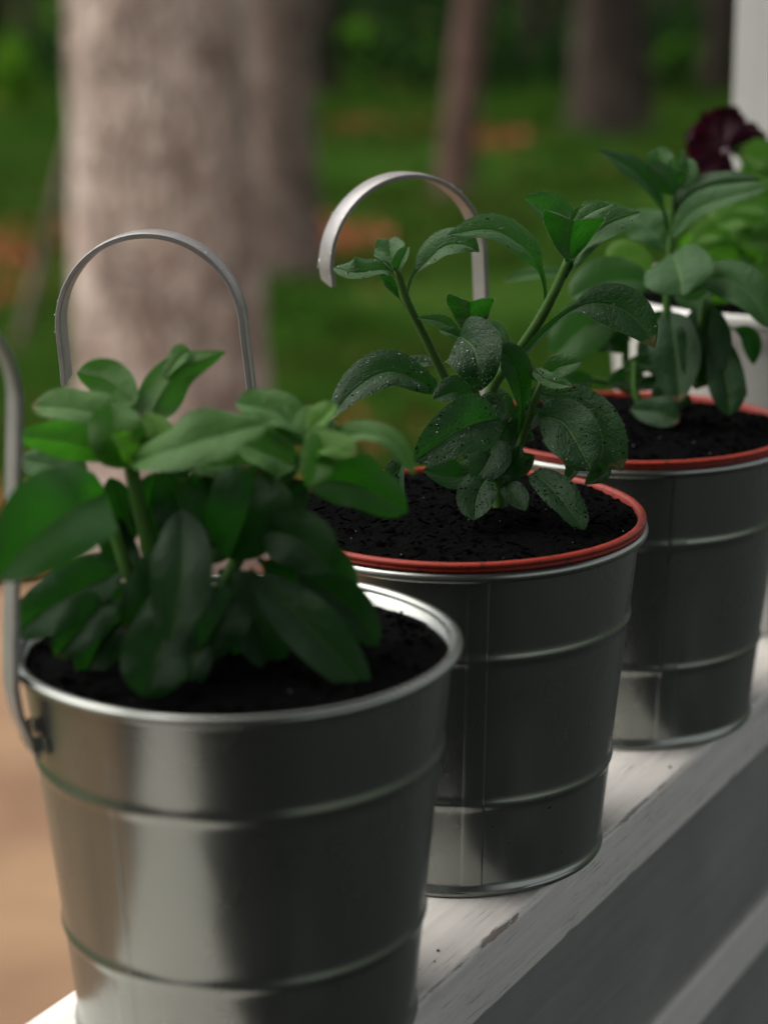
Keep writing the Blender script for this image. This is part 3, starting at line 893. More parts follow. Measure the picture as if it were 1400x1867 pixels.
# ================================================================== PLANTS
class Plant:
    def __init__(s, name, base, depth, label, cat, group, mat, mat2=None, top=0, low=1):
        s.top, s.low = top, low
        s.base = base; s.depth = depth
        s.root = empty(name, base); tag(s.root, label, cat, group)
        s.mat = mat; s.mat2 = mat2 or mat; s.k = 0
    def pt(s, c):
        d = s.depth + (c[2] if len(c) > 2 else 0) * .001
        return at(c[0], c[1], d) - s.base
    def stem(s, ctrl, r0, r1, hairs=0, n=22, name='stem'):
        pts = spline([s.pt(c) for c in ctrl], n); V, F = [], []
        prev = Vector((0, 1, .1))
        for i, p in enumerate(pts):
            T = (pts[min(n, i + 1)] - pts[max(0, i - 1)]).normalized()
            A = T.cross(prev).normalized(); B = A.cross(T)
            r = (r0 + (r1 - r0) * i / n) * (1 + .05 * noise.noise(p * 130))
            for k in range(12):
                a = 6.283185 * k / 12; V.append(p + A * r * math.cos(a) + B * r * math.sin(a))
        for i in range(n):
            for k in range(12): F.append((i * 12 + k, i * 12 + (k + 1) % 12, (i + 1) * 12 + (k + 1) % 12, (i + 1) * 12 + k))
        F.append(tuple(n * 12 + k for k in range(12)))
        o = obj(name, mesh(name, V, F), MT['stem'], s.root)
        if hairs:
            g = random.Random(hairs); HV, HF = [], []
            for q in range(hairs):
                t = g.uniform(0, n - 1); i = int(t); f = t - i
                p = pts[i].lerp(pts[i + 1], f); T = (pts[i + 1] - pts[i]).normalized()
                A = T.cross(prev).normalized(); B = A.cross(T); a = g.random() * 6.283
                D = (A * math.cos(a) + B * math.sin(a)); r = r0 + (r1 - r0) * t / n
                hair(HV, HF, p + D * r * .96, (D + T * g.uniform(-.3, .3) + Vector((0, 0, .1))), g.uniform(.0006, .0015), T)
            h = obj('hairs', mesh('hairs', HV, HF, False), MT['hair'], o); h['kind'] = 'stuff'
        return o
    def leaf(s, ctrl, hw, roll=0, fold=18, pet=.0, a=.62, b=.62, roll1=None, wav=.085, wet=0, crumbs=0, hairs=0, mat=None, n=18, pw=.12, flip=False, label=None, curl=0):
        """ctrl: midrib from base to tip (pixel x, y, mm of depth); hw: half width in pixels when seen flat"""
        s.k += 1; seed = s.k
        pts = spline([s.pt(c) for c in ctrl], n)
        W = hw * s.depth / FPX * (.86 if b > .3 else .95)
        if b > .3: a, b = a * 1.08, b * 1.30
        V, UV, F = [], [], []
        cols = [-1, -.8, -.5, -.2, 0, .2, .5, .8, 1]; m = len(cols)
        umax = a / (a + b); mx = umax ** a * (1 - umax) ** b
        my = sum(c[1] for c in ctrl) / len(ctrl)
        T0 = (pts[-1] - pts[0]).normalized(); S0 = T0.cross((pts[n // 2] + s.base - CAM).normalized())
        if not flip and len(ctrl) > 2 and s.top and abs(S0.z) > .5:
            k = min(1, max(0, (s.low - my) / (s.low - s.top)))             # upper leaves lie flatter
            if abs(roll) < 44 * k: roll = math.copysign(44 * k, roll)
        W /= max(.62, math.cos(R_(roll)))
        roll1 = roll if roll1 is None else roll1
        sgn = None
        frames = []
        for i, p in enumerate(pts):
            t = i / n
            T = (pts[min(n, i + 1)] - pts[max(0, i - 1)]).normalized()
            view = (p + s.base - CAM).normalized()
            S = T.cross(view)
            S = S.normalized() if S.length > .05 else T.cross(Vector((0, 0, 1))).normalized()
            N = S.cross(T).normalized()
            if N.dot(view) > 0: N = -N
            if flip: N = -N
            if sgn is None:
                Tm = (pts[n * 2 // 3 + 1] - pts[n // 3]).normalized(); Sm = Tm.cross(view)
                sgn = (-math.copysign(1, Sm.z) * math.copysign(1, roll)) if abs(Sm.z) > .3 else 1
                if flip: sgn = 1
            ro = R_(roll + (roll1 - roll) * t) * sgn
            S2 = S * math.cos(ro) + N * math.sin(ro); N2 = N * math.cos(ro) - S * math.sin(ro)
            if t < pet: w = pw
            else:
                u = (t - pet) / (1 - pet); w = max(pw * (1 - u), (u ** a) * ((1 - u) ** b) / mx) if u < 1 else .0
            if i == n: w = .015
            fo = R_(fold) * (1 if t >= pet else 2.4)
            frames.append((p, S2, N2, T, w * W, fo))
            for j in cols:
                aj = abs(j)
                off = S2 * (j * w * W * math.cos(fo)) + N2 * (aj * w * W * math.sin(fo))
                off += N2 * (W * wav * math.sin(t * 11 + seed * 1.7 + (2.1 if j > 0 else 0)) * aj ** 2 * min(1, w * 2))
                off += N2 * (W * .10 * math.sin(math.pi * aj) * w)              # pillowed halves
                off -= N2 * (curl * W * aj ** 3 * w)
                off += N2 * (W * .05 * noise.noise(Vector((t * 5, j * 2, seed))))
                V.append(p + off); UV.append((t, .5 + .5 * j))
        for i in range(n):
            for k in range(m - 1): F.append((i * m + k, i * m + k + 1, (i + 1) * m + k + 1, (i + 1) * m + k))
        me = mesh('leaf', V, F, True, UV)
        # faces look along +N so that the upper side is the front
        if len(me.polygons) and me.polygons[(n // 2) * (m - 1) + 4].normal.dot(frames[n // 2][2]) < 0: me.flip_normals()
        o = obj('leaf', me, mat or s.mat, s.root)
        if label: o['label'] = label
        g = random.Random(seed * 13 + 5)
        def surf(t, j):
            q = t * n; i = min(int(q), n - 1); f = q - i
            jj = (j + 1) / 2 * (m - 1)
            # column lookup on the uneven columns
            for c in range(m - 1):
                if cols[c] <= j <= cols[c + 1]: break
            fj = (j - cols[c]) / (cols[c + 1] - cols[c])
            A = V[i * m + c].lerp(V[i * m + c + 1], fj); B = V[(i + 1) * m + c].lerp(V[(i + 1) * m + c + 1], fj)
            return A.lerp(B, f), frames[i][2]
        if wet:
            P = []
            for q in range(int(wet * 1.15)):
                t = g.uniform(max(.08, pet), .97); j = g.uniform(-.92, .92)
                p, N = surf(t, j); P.append((p, N, g.uniform(.00010, .00024) if g.random() < .95 else g.uniform(.0003, .00055)))
            drops_on(P, 'water_drops', o, MT['water'], 0, seed, .6)
        if crumbs:
            P = []
            for q in range(crumbs):
                t = g.uniform(max(.05, pet), .99); j = g.uniform(-.98, .98)
                p, N = surf(t, j); P.append((p, N, g.uniform(.00012, .0004)))
            drops_on(P, 'soil_crumbs', o, MT['crumb'], 0, seed, .7)
        if hairs:
            HV, HF = [], []
            for q in range(hairs):
                t = g.uniform(.04, .99); j = g.choice((-1, 1)) if g.random() < .75 else g.uniform(-1, 1)
                p, N = surf(t, j); i = min(n, int(t * n)); S2 = frames[i][1]
                D = (S2 * (1 if j > 0 else -1) * (1 if abs(j) == 1 else 0) + N * g.uniform(-.3, .9) + frames[i][3] * g.uniform(-.3, .5))
                hair(HV, HF, p, D, g.uniform(.0004, .0009), frames[i][3])
            h = obj('hairs', mesh('hairs', HV, HF, False), MT['hair'], o); h['kind'] = 'stuff'
        return o

def hair(V, F, p, D, L, T):
    D = D.normalized() if D.length > 1e-6 else Vector((0, 0, 1))
    w = T.normalized() * .000045
    k = len(V); V += [p - w, p + w, p + D * L]; F.append((k, k + 1, k + 2))

# ------------------------------------------------------------------ the middle petunia, in focus
base2 = SPOT[1] + Vector((.012, .004, HH - .004))
A = Plant('petunia', base2, .782, 'sharp dewy petunia seedling with two tall stems in the middle bucket', 'potted plant', 'petunia seedlings', MT['leaf_dark'], None, 520, 780)
A.stem([(912, 925, 0), (905, 860, 0), (893, 800, 2), (882, 750, 2)], .0027, .0023, 200)
A.stem([(882, 760, 2), (850, 740, 4), (815, 695, 3), (775, 615, 0), (742, 548, -2), (724, 492, -3)], .0020, .0013, 420)
A.stem([(885, 770, 2), (898, 705, 4), (935, 655, 4), (978, 592, 2), (1010, 533, 0), (1036, 474, 0)], .0024, .0017, 560)
A.stem([(890, 790, 0), (868, 720, -4), (856, 650, -6), (858, 605, -6)], .0016, .0012, 160)
A.stem([(930, 870, -2), (955, 790, -8), (975, 730, -10), (987, 698, -10)], .0015, .0011, 160)
L = A.leaf
mid = MT['leaf_mid']
# left branch
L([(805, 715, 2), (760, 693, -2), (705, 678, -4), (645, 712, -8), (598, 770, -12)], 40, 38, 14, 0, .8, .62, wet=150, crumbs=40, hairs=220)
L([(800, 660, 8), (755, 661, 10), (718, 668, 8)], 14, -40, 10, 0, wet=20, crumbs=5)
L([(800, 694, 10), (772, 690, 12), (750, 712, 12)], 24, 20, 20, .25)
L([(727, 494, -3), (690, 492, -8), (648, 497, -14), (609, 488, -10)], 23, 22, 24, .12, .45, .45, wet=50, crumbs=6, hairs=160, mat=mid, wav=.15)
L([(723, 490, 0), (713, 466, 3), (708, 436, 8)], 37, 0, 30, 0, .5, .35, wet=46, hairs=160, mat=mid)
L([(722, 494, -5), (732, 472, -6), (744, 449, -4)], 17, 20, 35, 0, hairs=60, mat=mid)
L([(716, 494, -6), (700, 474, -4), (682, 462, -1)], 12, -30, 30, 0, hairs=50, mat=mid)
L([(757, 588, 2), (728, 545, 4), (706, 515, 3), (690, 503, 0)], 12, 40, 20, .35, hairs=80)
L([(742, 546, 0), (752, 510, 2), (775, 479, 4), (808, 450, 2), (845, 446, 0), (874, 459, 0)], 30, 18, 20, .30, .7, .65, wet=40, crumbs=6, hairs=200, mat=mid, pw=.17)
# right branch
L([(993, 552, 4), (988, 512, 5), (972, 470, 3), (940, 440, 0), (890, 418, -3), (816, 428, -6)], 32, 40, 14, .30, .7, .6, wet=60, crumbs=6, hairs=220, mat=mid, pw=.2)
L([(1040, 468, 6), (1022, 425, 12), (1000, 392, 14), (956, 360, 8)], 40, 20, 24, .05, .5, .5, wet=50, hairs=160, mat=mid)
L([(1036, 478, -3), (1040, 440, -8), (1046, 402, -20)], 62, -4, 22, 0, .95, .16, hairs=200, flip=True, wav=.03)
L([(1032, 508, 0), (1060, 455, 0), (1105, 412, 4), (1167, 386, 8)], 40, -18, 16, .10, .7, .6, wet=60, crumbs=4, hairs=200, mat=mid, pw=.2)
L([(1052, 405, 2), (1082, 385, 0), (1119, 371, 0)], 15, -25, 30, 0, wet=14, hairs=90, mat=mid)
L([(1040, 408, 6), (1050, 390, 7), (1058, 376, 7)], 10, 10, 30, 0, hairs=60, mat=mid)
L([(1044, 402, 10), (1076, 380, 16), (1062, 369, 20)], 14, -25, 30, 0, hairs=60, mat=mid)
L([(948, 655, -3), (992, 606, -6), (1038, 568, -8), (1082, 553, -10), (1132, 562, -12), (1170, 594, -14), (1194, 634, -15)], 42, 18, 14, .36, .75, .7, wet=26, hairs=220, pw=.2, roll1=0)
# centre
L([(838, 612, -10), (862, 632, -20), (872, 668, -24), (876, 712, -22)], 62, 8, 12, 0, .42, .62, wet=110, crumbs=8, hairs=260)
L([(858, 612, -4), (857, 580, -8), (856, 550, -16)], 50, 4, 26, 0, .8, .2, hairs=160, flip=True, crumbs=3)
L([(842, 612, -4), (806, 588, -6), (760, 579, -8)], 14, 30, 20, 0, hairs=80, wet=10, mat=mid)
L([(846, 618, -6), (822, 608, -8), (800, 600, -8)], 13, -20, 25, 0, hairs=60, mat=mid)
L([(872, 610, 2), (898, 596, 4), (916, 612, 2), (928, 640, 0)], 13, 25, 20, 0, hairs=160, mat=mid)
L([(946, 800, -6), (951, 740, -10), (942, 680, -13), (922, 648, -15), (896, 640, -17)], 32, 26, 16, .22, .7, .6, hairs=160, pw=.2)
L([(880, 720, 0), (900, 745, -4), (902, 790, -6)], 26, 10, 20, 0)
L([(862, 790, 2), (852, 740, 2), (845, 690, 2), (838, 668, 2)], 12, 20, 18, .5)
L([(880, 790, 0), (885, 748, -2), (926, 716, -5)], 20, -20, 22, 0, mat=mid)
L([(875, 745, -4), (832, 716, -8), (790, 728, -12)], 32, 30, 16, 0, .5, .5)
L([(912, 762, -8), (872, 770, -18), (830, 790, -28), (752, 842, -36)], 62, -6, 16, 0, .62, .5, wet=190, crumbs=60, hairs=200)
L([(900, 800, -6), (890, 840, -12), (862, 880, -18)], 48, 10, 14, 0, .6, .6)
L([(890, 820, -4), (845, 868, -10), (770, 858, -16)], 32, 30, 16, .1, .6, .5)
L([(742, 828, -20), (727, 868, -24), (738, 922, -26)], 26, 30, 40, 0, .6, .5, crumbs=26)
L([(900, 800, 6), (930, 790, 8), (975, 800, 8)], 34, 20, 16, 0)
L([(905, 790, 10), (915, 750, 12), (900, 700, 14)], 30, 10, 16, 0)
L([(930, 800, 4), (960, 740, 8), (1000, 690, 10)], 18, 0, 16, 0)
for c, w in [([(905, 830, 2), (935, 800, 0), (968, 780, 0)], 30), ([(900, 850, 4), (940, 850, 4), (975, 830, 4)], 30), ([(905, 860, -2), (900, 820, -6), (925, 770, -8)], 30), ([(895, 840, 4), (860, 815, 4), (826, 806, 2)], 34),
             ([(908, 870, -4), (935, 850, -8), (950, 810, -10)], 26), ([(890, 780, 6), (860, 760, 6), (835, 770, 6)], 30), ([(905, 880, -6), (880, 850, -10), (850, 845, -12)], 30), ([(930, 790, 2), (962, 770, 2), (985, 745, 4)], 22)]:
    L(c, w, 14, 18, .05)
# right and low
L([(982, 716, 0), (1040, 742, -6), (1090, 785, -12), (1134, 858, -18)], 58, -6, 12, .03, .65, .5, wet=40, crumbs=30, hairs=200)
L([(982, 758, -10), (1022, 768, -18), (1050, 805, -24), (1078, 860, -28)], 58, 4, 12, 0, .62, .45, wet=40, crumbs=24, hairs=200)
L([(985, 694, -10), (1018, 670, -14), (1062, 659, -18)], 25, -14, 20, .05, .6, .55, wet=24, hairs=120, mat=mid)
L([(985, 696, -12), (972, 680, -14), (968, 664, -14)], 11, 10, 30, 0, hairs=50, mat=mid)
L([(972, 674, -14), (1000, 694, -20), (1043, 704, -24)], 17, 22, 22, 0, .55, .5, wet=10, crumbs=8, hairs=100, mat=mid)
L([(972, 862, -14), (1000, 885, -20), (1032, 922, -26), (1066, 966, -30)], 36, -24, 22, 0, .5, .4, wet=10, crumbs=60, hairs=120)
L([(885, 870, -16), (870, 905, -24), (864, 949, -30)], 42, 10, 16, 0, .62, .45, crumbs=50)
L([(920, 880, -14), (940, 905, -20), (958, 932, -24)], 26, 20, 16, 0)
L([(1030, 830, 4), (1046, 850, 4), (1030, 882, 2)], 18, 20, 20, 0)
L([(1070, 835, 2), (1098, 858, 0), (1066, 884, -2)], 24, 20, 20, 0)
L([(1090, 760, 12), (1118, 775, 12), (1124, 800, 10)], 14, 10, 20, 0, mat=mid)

# ------------------------------------------------------------------ the farthest petunia
base3 = SPOT[2] + Vector((.0, .008, HH - .004))
Bp = Plant('petunia', base3, .925, 'tall petunia seedling with broad grey green leaves in the farthest bucket', 'potted plant', 'petunia seedlings', MT['leaf_mid'], None, 460, 640)
Bp.stem([(1190, 780, 0), (1205, 690, 0), (1215, 560, 0), (1222, 450, 0), (1229, 345, 0)], .0023, .0013, 0)
Bp.stem([(1195, 780, 4), (1150, 700, 8), (1140, 640, 10), (1150, 560, 14), (1175, 505, 14)], .0020, .0014)
Bp.stem([(1190, 770, -4), (1160, 720, -4), (1157, 660, -2)], .0016, .0013)
Bp.stem([(1205, 770, 0), (1255, 680, -6), (1275, 600, -8), (1285, 545, -6)], .0020, .0014)
Bp.stem([(1150, 715, 10), (1100, 695, 12), (1050, 690, 12)], .0014, .0010)
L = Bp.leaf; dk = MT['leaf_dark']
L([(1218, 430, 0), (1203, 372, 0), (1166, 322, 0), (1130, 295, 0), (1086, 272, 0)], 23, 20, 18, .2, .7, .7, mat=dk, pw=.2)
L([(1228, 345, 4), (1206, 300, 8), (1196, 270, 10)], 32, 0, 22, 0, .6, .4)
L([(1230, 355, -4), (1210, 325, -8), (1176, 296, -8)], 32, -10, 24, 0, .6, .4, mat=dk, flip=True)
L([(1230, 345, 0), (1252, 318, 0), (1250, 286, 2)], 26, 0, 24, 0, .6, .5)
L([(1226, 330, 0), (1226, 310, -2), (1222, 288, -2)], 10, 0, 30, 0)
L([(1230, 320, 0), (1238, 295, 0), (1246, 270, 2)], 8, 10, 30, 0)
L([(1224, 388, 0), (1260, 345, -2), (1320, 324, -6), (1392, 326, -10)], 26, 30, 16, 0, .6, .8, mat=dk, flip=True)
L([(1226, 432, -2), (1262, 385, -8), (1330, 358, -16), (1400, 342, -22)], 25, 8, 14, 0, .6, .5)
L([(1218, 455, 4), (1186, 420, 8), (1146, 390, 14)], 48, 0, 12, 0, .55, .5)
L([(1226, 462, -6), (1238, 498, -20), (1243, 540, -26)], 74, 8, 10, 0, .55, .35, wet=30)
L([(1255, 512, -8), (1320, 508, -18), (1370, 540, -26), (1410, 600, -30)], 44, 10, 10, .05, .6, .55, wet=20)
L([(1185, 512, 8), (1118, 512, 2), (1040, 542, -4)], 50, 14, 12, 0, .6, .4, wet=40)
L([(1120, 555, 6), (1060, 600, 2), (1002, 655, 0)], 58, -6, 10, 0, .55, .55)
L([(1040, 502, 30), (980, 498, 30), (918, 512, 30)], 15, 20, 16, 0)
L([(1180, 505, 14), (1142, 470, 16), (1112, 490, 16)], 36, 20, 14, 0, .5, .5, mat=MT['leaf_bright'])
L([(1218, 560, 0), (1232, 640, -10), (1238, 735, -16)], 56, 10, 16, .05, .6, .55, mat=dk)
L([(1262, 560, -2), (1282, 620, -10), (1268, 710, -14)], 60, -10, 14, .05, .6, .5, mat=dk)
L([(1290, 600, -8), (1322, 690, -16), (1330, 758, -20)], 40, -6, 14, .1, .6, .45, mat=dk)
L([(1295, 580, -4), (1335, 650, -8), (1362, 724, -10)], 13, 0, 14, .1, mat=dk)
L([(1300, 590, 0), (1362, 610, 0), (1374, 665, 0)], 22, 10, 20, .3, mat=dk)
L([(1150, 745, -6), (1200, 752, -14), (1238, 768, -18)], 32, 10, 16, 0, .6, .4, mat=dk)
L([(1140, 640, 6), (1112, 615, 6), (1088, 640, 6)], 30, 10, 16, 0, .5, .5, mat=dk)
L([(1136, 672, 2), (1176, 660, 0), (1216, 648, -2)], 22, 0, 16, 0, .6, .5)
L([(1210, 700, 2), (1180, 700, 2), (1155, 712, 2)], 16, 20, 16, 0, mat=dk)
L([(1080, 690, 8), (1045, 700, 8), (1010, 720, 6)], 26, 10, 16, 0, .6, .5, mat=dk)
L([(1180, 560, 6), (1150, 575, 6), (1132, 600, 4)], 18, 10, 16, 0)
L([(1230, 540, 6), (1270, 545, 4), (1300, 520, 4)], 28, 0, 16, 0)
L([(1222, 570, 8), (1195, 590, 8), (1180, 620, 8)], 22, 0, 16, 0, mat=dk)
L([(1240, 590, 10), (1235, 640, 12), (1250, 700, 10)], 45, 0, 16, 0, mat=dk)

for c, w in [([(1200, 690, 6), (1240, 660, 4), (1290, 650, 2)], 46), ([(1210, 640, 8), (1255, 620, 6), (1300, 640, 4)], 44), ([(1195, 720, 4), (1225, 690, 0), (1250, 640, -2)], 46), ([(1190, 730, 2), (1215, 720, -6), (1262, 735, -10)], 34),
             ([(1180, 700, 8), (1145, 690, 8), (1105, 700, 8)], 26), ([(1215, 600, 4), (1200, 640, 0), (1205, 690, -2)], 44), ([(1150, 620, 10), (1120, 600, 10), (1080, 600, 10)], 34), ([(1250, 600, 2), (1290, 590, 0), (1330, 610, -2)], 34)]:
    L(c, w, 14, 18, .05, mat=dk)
# ------------------------------------------------------------------ the nearest petunia, blurred
base1 = SPOT[0] + Vector((-.018, -.004, HH - .014))
Cp = Plant('petunia', base1, .648, 'nearest petunia seedling, bushy and blurred, in the front bucket', 'potted plant', 'petunia seedlings', MT['leaf_near'], None, 820, 960)
Cp.stem([(318, 1215, 0), (300, 1100, 0), (262, 960, 0), (235, 830, 0)], .0030, .0022)
Cp.stem([(330, 1215, 0), (400, 1080, 0), (480, 940, 4), (545, 830, 4)], .0026, .0018)
Cp.stem([(322, 1215, 0), (365, 1060, 6), (385, 940, 8), (370, 860, 10)], .0024, .0016)
Cp.stem([(312, 1215, 0), (240, 1060, -4), (205, 960, -4), (180, 890, -4)], .0022, .0016)
br = MT['leaf_bright']; lit = MT['leaf_lit']
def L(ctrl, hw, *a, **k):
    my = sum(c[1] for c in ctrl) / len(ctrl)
    if my < 850 and k.get('mat') is not br: k['mat'] = lit  # high leaves take the lit copy
    elif my > 905 and k.get('mat') is None: k['mat'] = dk  # low leaves take the dark copy, shade put into the colour
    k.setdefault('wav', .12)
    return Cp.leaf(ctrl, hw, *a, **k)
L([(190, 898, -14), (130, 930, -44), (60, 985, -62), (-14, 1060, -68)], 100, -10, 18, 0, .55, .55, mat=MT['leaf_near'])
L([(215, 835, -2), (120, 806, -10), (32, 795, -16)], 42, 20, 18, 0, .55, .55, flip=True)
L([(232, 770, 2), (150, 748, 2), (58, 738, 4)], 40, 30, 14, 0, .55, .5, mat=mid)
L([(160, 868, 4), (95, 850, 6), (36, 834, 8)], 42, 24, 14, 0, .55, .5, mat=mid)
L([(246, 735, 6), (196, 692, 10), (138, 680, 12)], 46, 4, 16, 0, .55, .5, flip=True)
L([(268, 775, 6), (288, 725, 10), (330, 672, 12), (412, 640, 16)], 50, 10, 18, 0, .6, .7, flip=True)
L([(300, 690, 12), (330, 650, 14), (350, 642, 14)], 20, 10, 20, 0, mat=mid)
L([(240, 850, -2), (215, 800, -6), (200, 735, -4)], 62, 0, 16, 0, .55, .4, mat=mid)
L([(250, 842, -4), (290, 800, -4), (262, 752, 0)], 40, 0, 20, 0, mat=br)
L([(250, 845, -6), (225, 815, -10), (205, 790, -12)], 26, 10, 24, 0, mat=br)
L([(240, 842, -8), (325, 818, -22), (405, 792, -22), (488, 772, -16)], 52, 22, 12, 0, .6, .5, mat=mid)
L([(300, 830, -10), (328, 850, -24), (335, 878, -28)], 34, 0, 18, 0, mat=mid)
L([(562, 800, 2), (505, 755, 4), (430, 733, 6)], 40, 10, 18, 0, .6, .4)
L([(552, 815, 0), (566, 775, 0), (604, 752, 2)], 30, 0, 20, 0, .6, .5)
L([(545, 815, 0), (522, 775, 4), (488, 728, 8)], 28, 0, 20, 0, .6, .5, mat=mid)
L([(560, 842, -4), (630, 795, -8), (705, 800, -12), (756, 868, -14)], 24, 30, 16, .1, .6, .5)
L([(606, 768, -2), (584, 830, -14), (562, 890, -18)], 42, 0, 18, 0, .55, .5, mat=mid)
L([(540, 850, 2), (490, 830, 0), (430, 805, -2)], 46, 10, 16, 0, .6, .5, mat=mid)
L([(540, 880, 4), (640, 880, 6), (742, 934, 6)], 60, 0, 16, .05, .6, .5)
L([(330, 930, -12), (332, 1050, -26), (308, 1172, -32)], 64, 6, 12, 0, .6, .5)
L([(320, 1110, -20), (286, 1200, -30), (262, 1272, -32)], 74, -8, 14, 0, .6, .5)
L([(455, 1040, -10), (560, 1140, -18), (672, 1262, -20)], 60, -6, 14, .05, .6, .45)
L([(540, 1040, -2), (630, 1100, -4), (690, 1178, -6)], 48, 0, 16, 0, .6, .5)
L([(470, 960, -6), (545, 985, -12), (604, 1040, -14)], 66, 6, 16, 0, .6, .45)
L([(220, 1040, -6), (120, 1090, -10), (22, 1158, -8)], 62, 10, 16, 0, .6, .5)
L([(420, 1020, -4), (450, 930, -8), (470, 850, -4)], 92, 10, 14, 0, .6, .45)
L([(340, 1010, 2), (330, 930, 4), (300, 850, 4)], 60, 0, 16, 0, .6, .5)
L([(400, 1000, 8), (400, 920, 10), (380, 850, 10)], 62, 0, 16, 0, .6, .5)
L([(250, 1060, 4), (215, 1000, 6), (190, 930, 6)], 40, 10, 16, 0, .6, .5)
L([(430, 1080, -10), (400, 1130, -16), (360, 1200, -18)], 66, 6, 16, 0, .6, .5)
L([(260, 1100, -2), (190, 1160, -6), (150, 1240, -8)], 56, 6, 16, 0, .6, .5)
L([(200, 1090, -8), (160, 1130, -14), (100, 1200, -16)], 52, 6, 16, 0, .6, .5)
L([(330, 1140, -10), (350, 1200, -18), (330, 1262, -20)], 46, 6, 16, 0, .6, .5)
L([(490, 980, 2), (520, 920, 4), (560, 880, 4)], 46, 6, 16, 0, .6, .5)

for c, w, r in [
    ([(300, 850, 4), (380, 820, 2), (455, 800, 2)], 40, 40), ([(330, 845, 8), (420, 850, 8), (520, 835, 6)], 44, 30), ([(505, 800, 6), (470, 765, 10), (452, 720, 12)], 30, 20),
    ([(560, 790, -4), (590, 760, -4), (612, 735, -4)], 26, 20), ([(225, 790, 6), (150, 775, 10), (85, 770, 12)], 42, 40), ([(230, 800, 4), (180, 780, 2), (120, 800, 0)], 34, 30),
    ([(245, 800, 8), (260, 760, 12), (240, 715, 14)], 34, 10), ([(560, 830, -8), (600, 815, -14), (650, 830, -18)], 30, 30)]:
    L(c, w, r, 18, .03, .6, .5, mat=mid if w > 33 else br)
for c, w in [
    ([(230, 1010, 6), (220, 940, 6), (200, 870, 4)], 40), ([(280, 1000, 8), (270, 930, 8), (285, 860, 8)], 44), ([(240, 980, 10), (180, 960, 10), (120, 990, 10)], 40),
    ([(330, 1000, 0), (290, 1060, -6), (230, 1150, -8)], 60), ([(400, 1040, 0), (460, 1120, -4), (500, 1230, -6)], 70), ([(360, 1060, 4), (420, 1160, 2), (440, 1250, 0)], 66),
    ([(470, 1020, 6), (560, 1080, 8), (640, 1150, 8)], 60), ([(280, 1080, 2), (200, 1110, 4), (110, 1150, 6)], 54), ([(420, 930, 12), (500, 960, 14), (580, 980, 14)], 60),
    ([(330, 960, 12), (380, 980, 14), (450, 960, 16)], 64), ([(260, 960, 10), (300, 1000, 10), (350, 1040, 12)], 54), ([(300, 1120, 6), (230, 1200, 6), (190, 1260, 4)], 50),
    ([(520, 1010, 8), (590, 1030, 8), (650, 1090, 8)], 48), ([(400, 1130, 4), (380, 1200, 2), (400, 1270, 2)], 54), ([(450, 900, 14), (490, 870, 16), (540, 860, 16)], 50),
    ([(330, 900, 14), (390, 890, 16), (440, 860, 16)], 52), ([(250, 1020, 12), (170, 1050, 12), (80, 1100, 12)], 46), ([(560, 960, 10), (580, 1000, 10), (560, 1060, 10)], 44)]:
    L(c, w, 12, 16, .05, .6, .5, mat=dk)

# ------------------------------------------------------------------ white planter with a dark flower
loc4 = Pv + Uv * .508
h4, rt4, rb4 = .164, .092, .074
def planter():
    prof = [(.002, .003), (rb4 - .004, .003), (rb4 - .002, 0), (rb4, .002)] + [(rb4 + (rt4 - .003 - rb4) * q, .002 + (h4 - .012) * q) for q in np.linspace(.02, 1, 14)]
    prof += [(rt4, h4 - .009), (rt4 + .0006, h4 - .004), (rt4, h4 - .0008), (rt4 - .002, h4), (rt4 - .0045, h4 - .001), (rt4 - .005, h4 - .012), (rt4 - .007, h4 - .05)]
    V, F = lathe(prof, 96)
    o = obj('round_planter', mesh('round_planter', V, F), MT['plastic'], None, loc4)
    tag(o, 'large white planter at the right edge behind the farthest bucket', 'planter')
    soil(loc4, rt4 - .006, h4 - .012, .003, 21, 'soil in the white planter', 24, 80)
planter()
base4 = loc4 + Vector((0, 0, h4 - .012))
D = Plant('pansy', base4, 1.10, 'bright green leafy plant with one dark purple flower in the white planter', 'potted plant', None, MT['leaf_bright'], None, 420, 560)
g = random.Random(31)
for k in range(7):
    x = 1300 + k * 40
    D.stem([(1400, 590, 0), (x + 20, 500, 0), (x, 400 - 12 * (k % 3), 10 * (k % 2))], .002, .0013)
L = D.leaf
fix = [((1400, 470), (1345, 405), (1300, 418), 34), ((1390, 440), (1352, 395), (1340, 380), 24), ((1330, 470), (1290, 460), (1250, 470), 30), ((1370, 520), (1320, 470), (1270, 440), 30),
       ((1420, 360), (1380, 310), (1340, 270), 30), ((1430, 380), (1390, 345), (1340, 318), 34), ((1440, 330), (1410, 300), (1388, 290), 26), ((1420, 420), (1385, 370), (1372, 352), 26),
       ((1380, 470), (1350, 470), (1330, 490), 28), ((1430, 500), (1390, 480), (1350, 462), 36), ((1330, 560), (1290, 540), (1250, 545), 26), ((1300, 500), (1262, 478), (1230, 500), 24),
       ((1430, 450), (1400, 420), (1378, 425), 26), ((1360, 350), (1320, 330), (1275, 322), 20), ((1345, 385), (1310, 360), (1290, 340), 22)]
for (a_, b_, c_, w_) in fix:
    d0 = g.uniform(-20, 20)
    L([(a_[0], a_[1], d0), (b_[0], b_[1], d0 - 6), (c_[0], c_[1], d0 - 12)], w_ * 1.25, g.uniform(-20, 35), 16, .05, .6, .5)
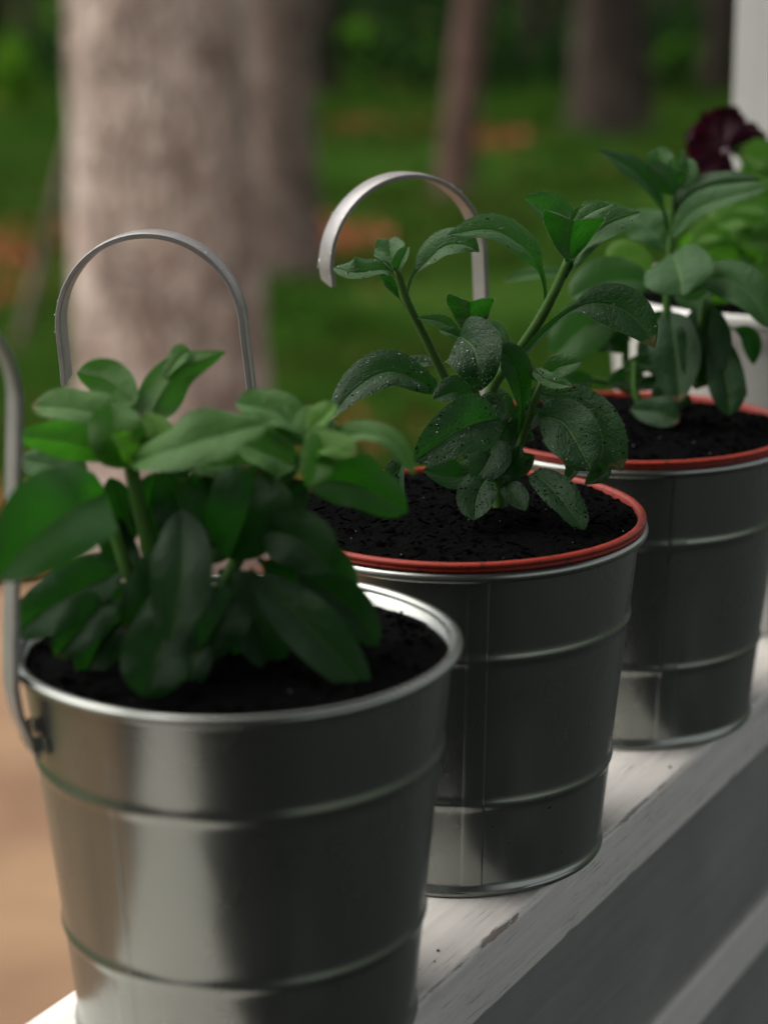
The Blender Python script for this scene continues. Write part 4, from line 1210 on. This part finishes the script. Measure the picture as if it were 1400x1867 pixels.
for k in range(46):
    x = g.uniform(1255, 1560); y = g.uniform(395, 575) if x < 1420 else g.uniform(290, 560)
    an = g.uniform(-2.6, -.5) if g.random() < .6 else g.uniform(0, 6.28); ln = g.uniform(50, 90); d0 = g.uniform(0, 70)
    L([(x, y, d0), (x + ln * .5 * math.cos(an), y + ln * .5 * math.sin(an) - 6, d0 - 5), (x + ln * math.cos(an), y + ln * math.sin(an) + 8, d0 - 10)], g.uniform(22, 36), g.uniform(-40, 50), 16, .1, .6, .5,
      mat=None if g.random() < .6 else MT['leaf_near'])

for (a_, b_, c_, w_) in [((1400, 450), (1360, 400), (1305, 412), 36), ((1420, 400), (1385, 375), (1330, 380), 30), ((1350, 500), (1310, 470), (1262, 462), 34), ((1440, 480), (1400, 440), (1345, 445), 36),
                         ((1430, 340), (1400, 296), (1350, 280), 34), ((1445, 360), (1420, 330), (1372, 318), 34), ((1390, 540), (1350, 515), (1300, 520), 34), ((1440, 560), (1410, 520), (1360, 505), 36), ((1330, 430), (1300, 425), (1262, 440), 28)]:
    d0 = g.uniform(-44, -26)
    L([(a_[0], a_[1], d0), (b_[0], b_[1], d0 - 6), (c_[0], c_[1], d0 - 12)], w_, g.uniform(25, 45), 18, .05, .6, .5)

def flower():
    c0 = (1322, 268); dep = -26
    hd = empty('flower_head', D.pt((*c0, dep))); hd.parent = D.root
    def pt(x, y, d): return D.pt((x, y, d)) - Vector(hd.location)
    petals = [((1285, 232), 62, -128), ((1285, 290), 50, 165), ((1365, 240), 55, -35), ((1372, 262), 40, 10), ((1330, 300), 40, 85)]
    ends = [(1282, 196, 6, 56), (1250, 268, 0, 46), (1372, 214, 4, 52), (1402, 252, -2, 36), (1292, 322, -8, 44), (1330, 232, 8, 40)]
    for k, (ex, ey, ed, w) in enumerate(ends):
        n, m = 12, 9; V, F = [], []
        b0 = pt(*c0, dep); tip = pt(ex, ey, dep + ed)
        T = (tip - b0); view = (b0 + Vector(hd.location) + base4 - CAM).normalized(); S = T.cross(view).normalized(); N = S.cross(T).normalized()
        W = w * 1.07 / FPX
        for i in range(n + 1):
            t = i / n; ww = W * (.12 + .88 * math.sin(math.pi * min(1, t * .62)) ** .9) * (1 if t < .85 else math.sqrt(max(0, 1 - ((t - .85) / .16) ** 2)))
            for q in range(m):
                j = -1 + 2 * q / (m - 1)
                V.append(b0 + T * (t + .0 - .10 * abs(j) * t + .04 * t * math.sin(j * 9 + k)) + S * j * ww + N * (W * .22 * math.sin(j * 6 + k * 2 + t * 3) * t * t + W * .5 * math.sin(t * 2.4)))
        for i in range(n):
            for q in range(m - 1): F.append((i * m + q, i * m + q + 1, (i + 1) * m + q + 1, (i + 1) * m + q))
        obj('petal', mesh('petal', V, F), MT['petal'], hd)
    bm = bmesh.new(); bmesh.ops.create_uvsphere(bm, u_segments=12, v_segments=8, radius=.0028)
    for v in bm.verts: v.co.z *= .7
    me = bpy.data.meshes.new('flower_eye'); bm.to_mesh(me); bm.free()
    e = obj('flower_eye', me, MT['petal_eye'], hd); e.location = pt(1324, 276, dep - 8)
    D.stem([(1400, 430, 10), (1350, 350, 0), (1324, 275, -18)], .0014, .0012)
flower()
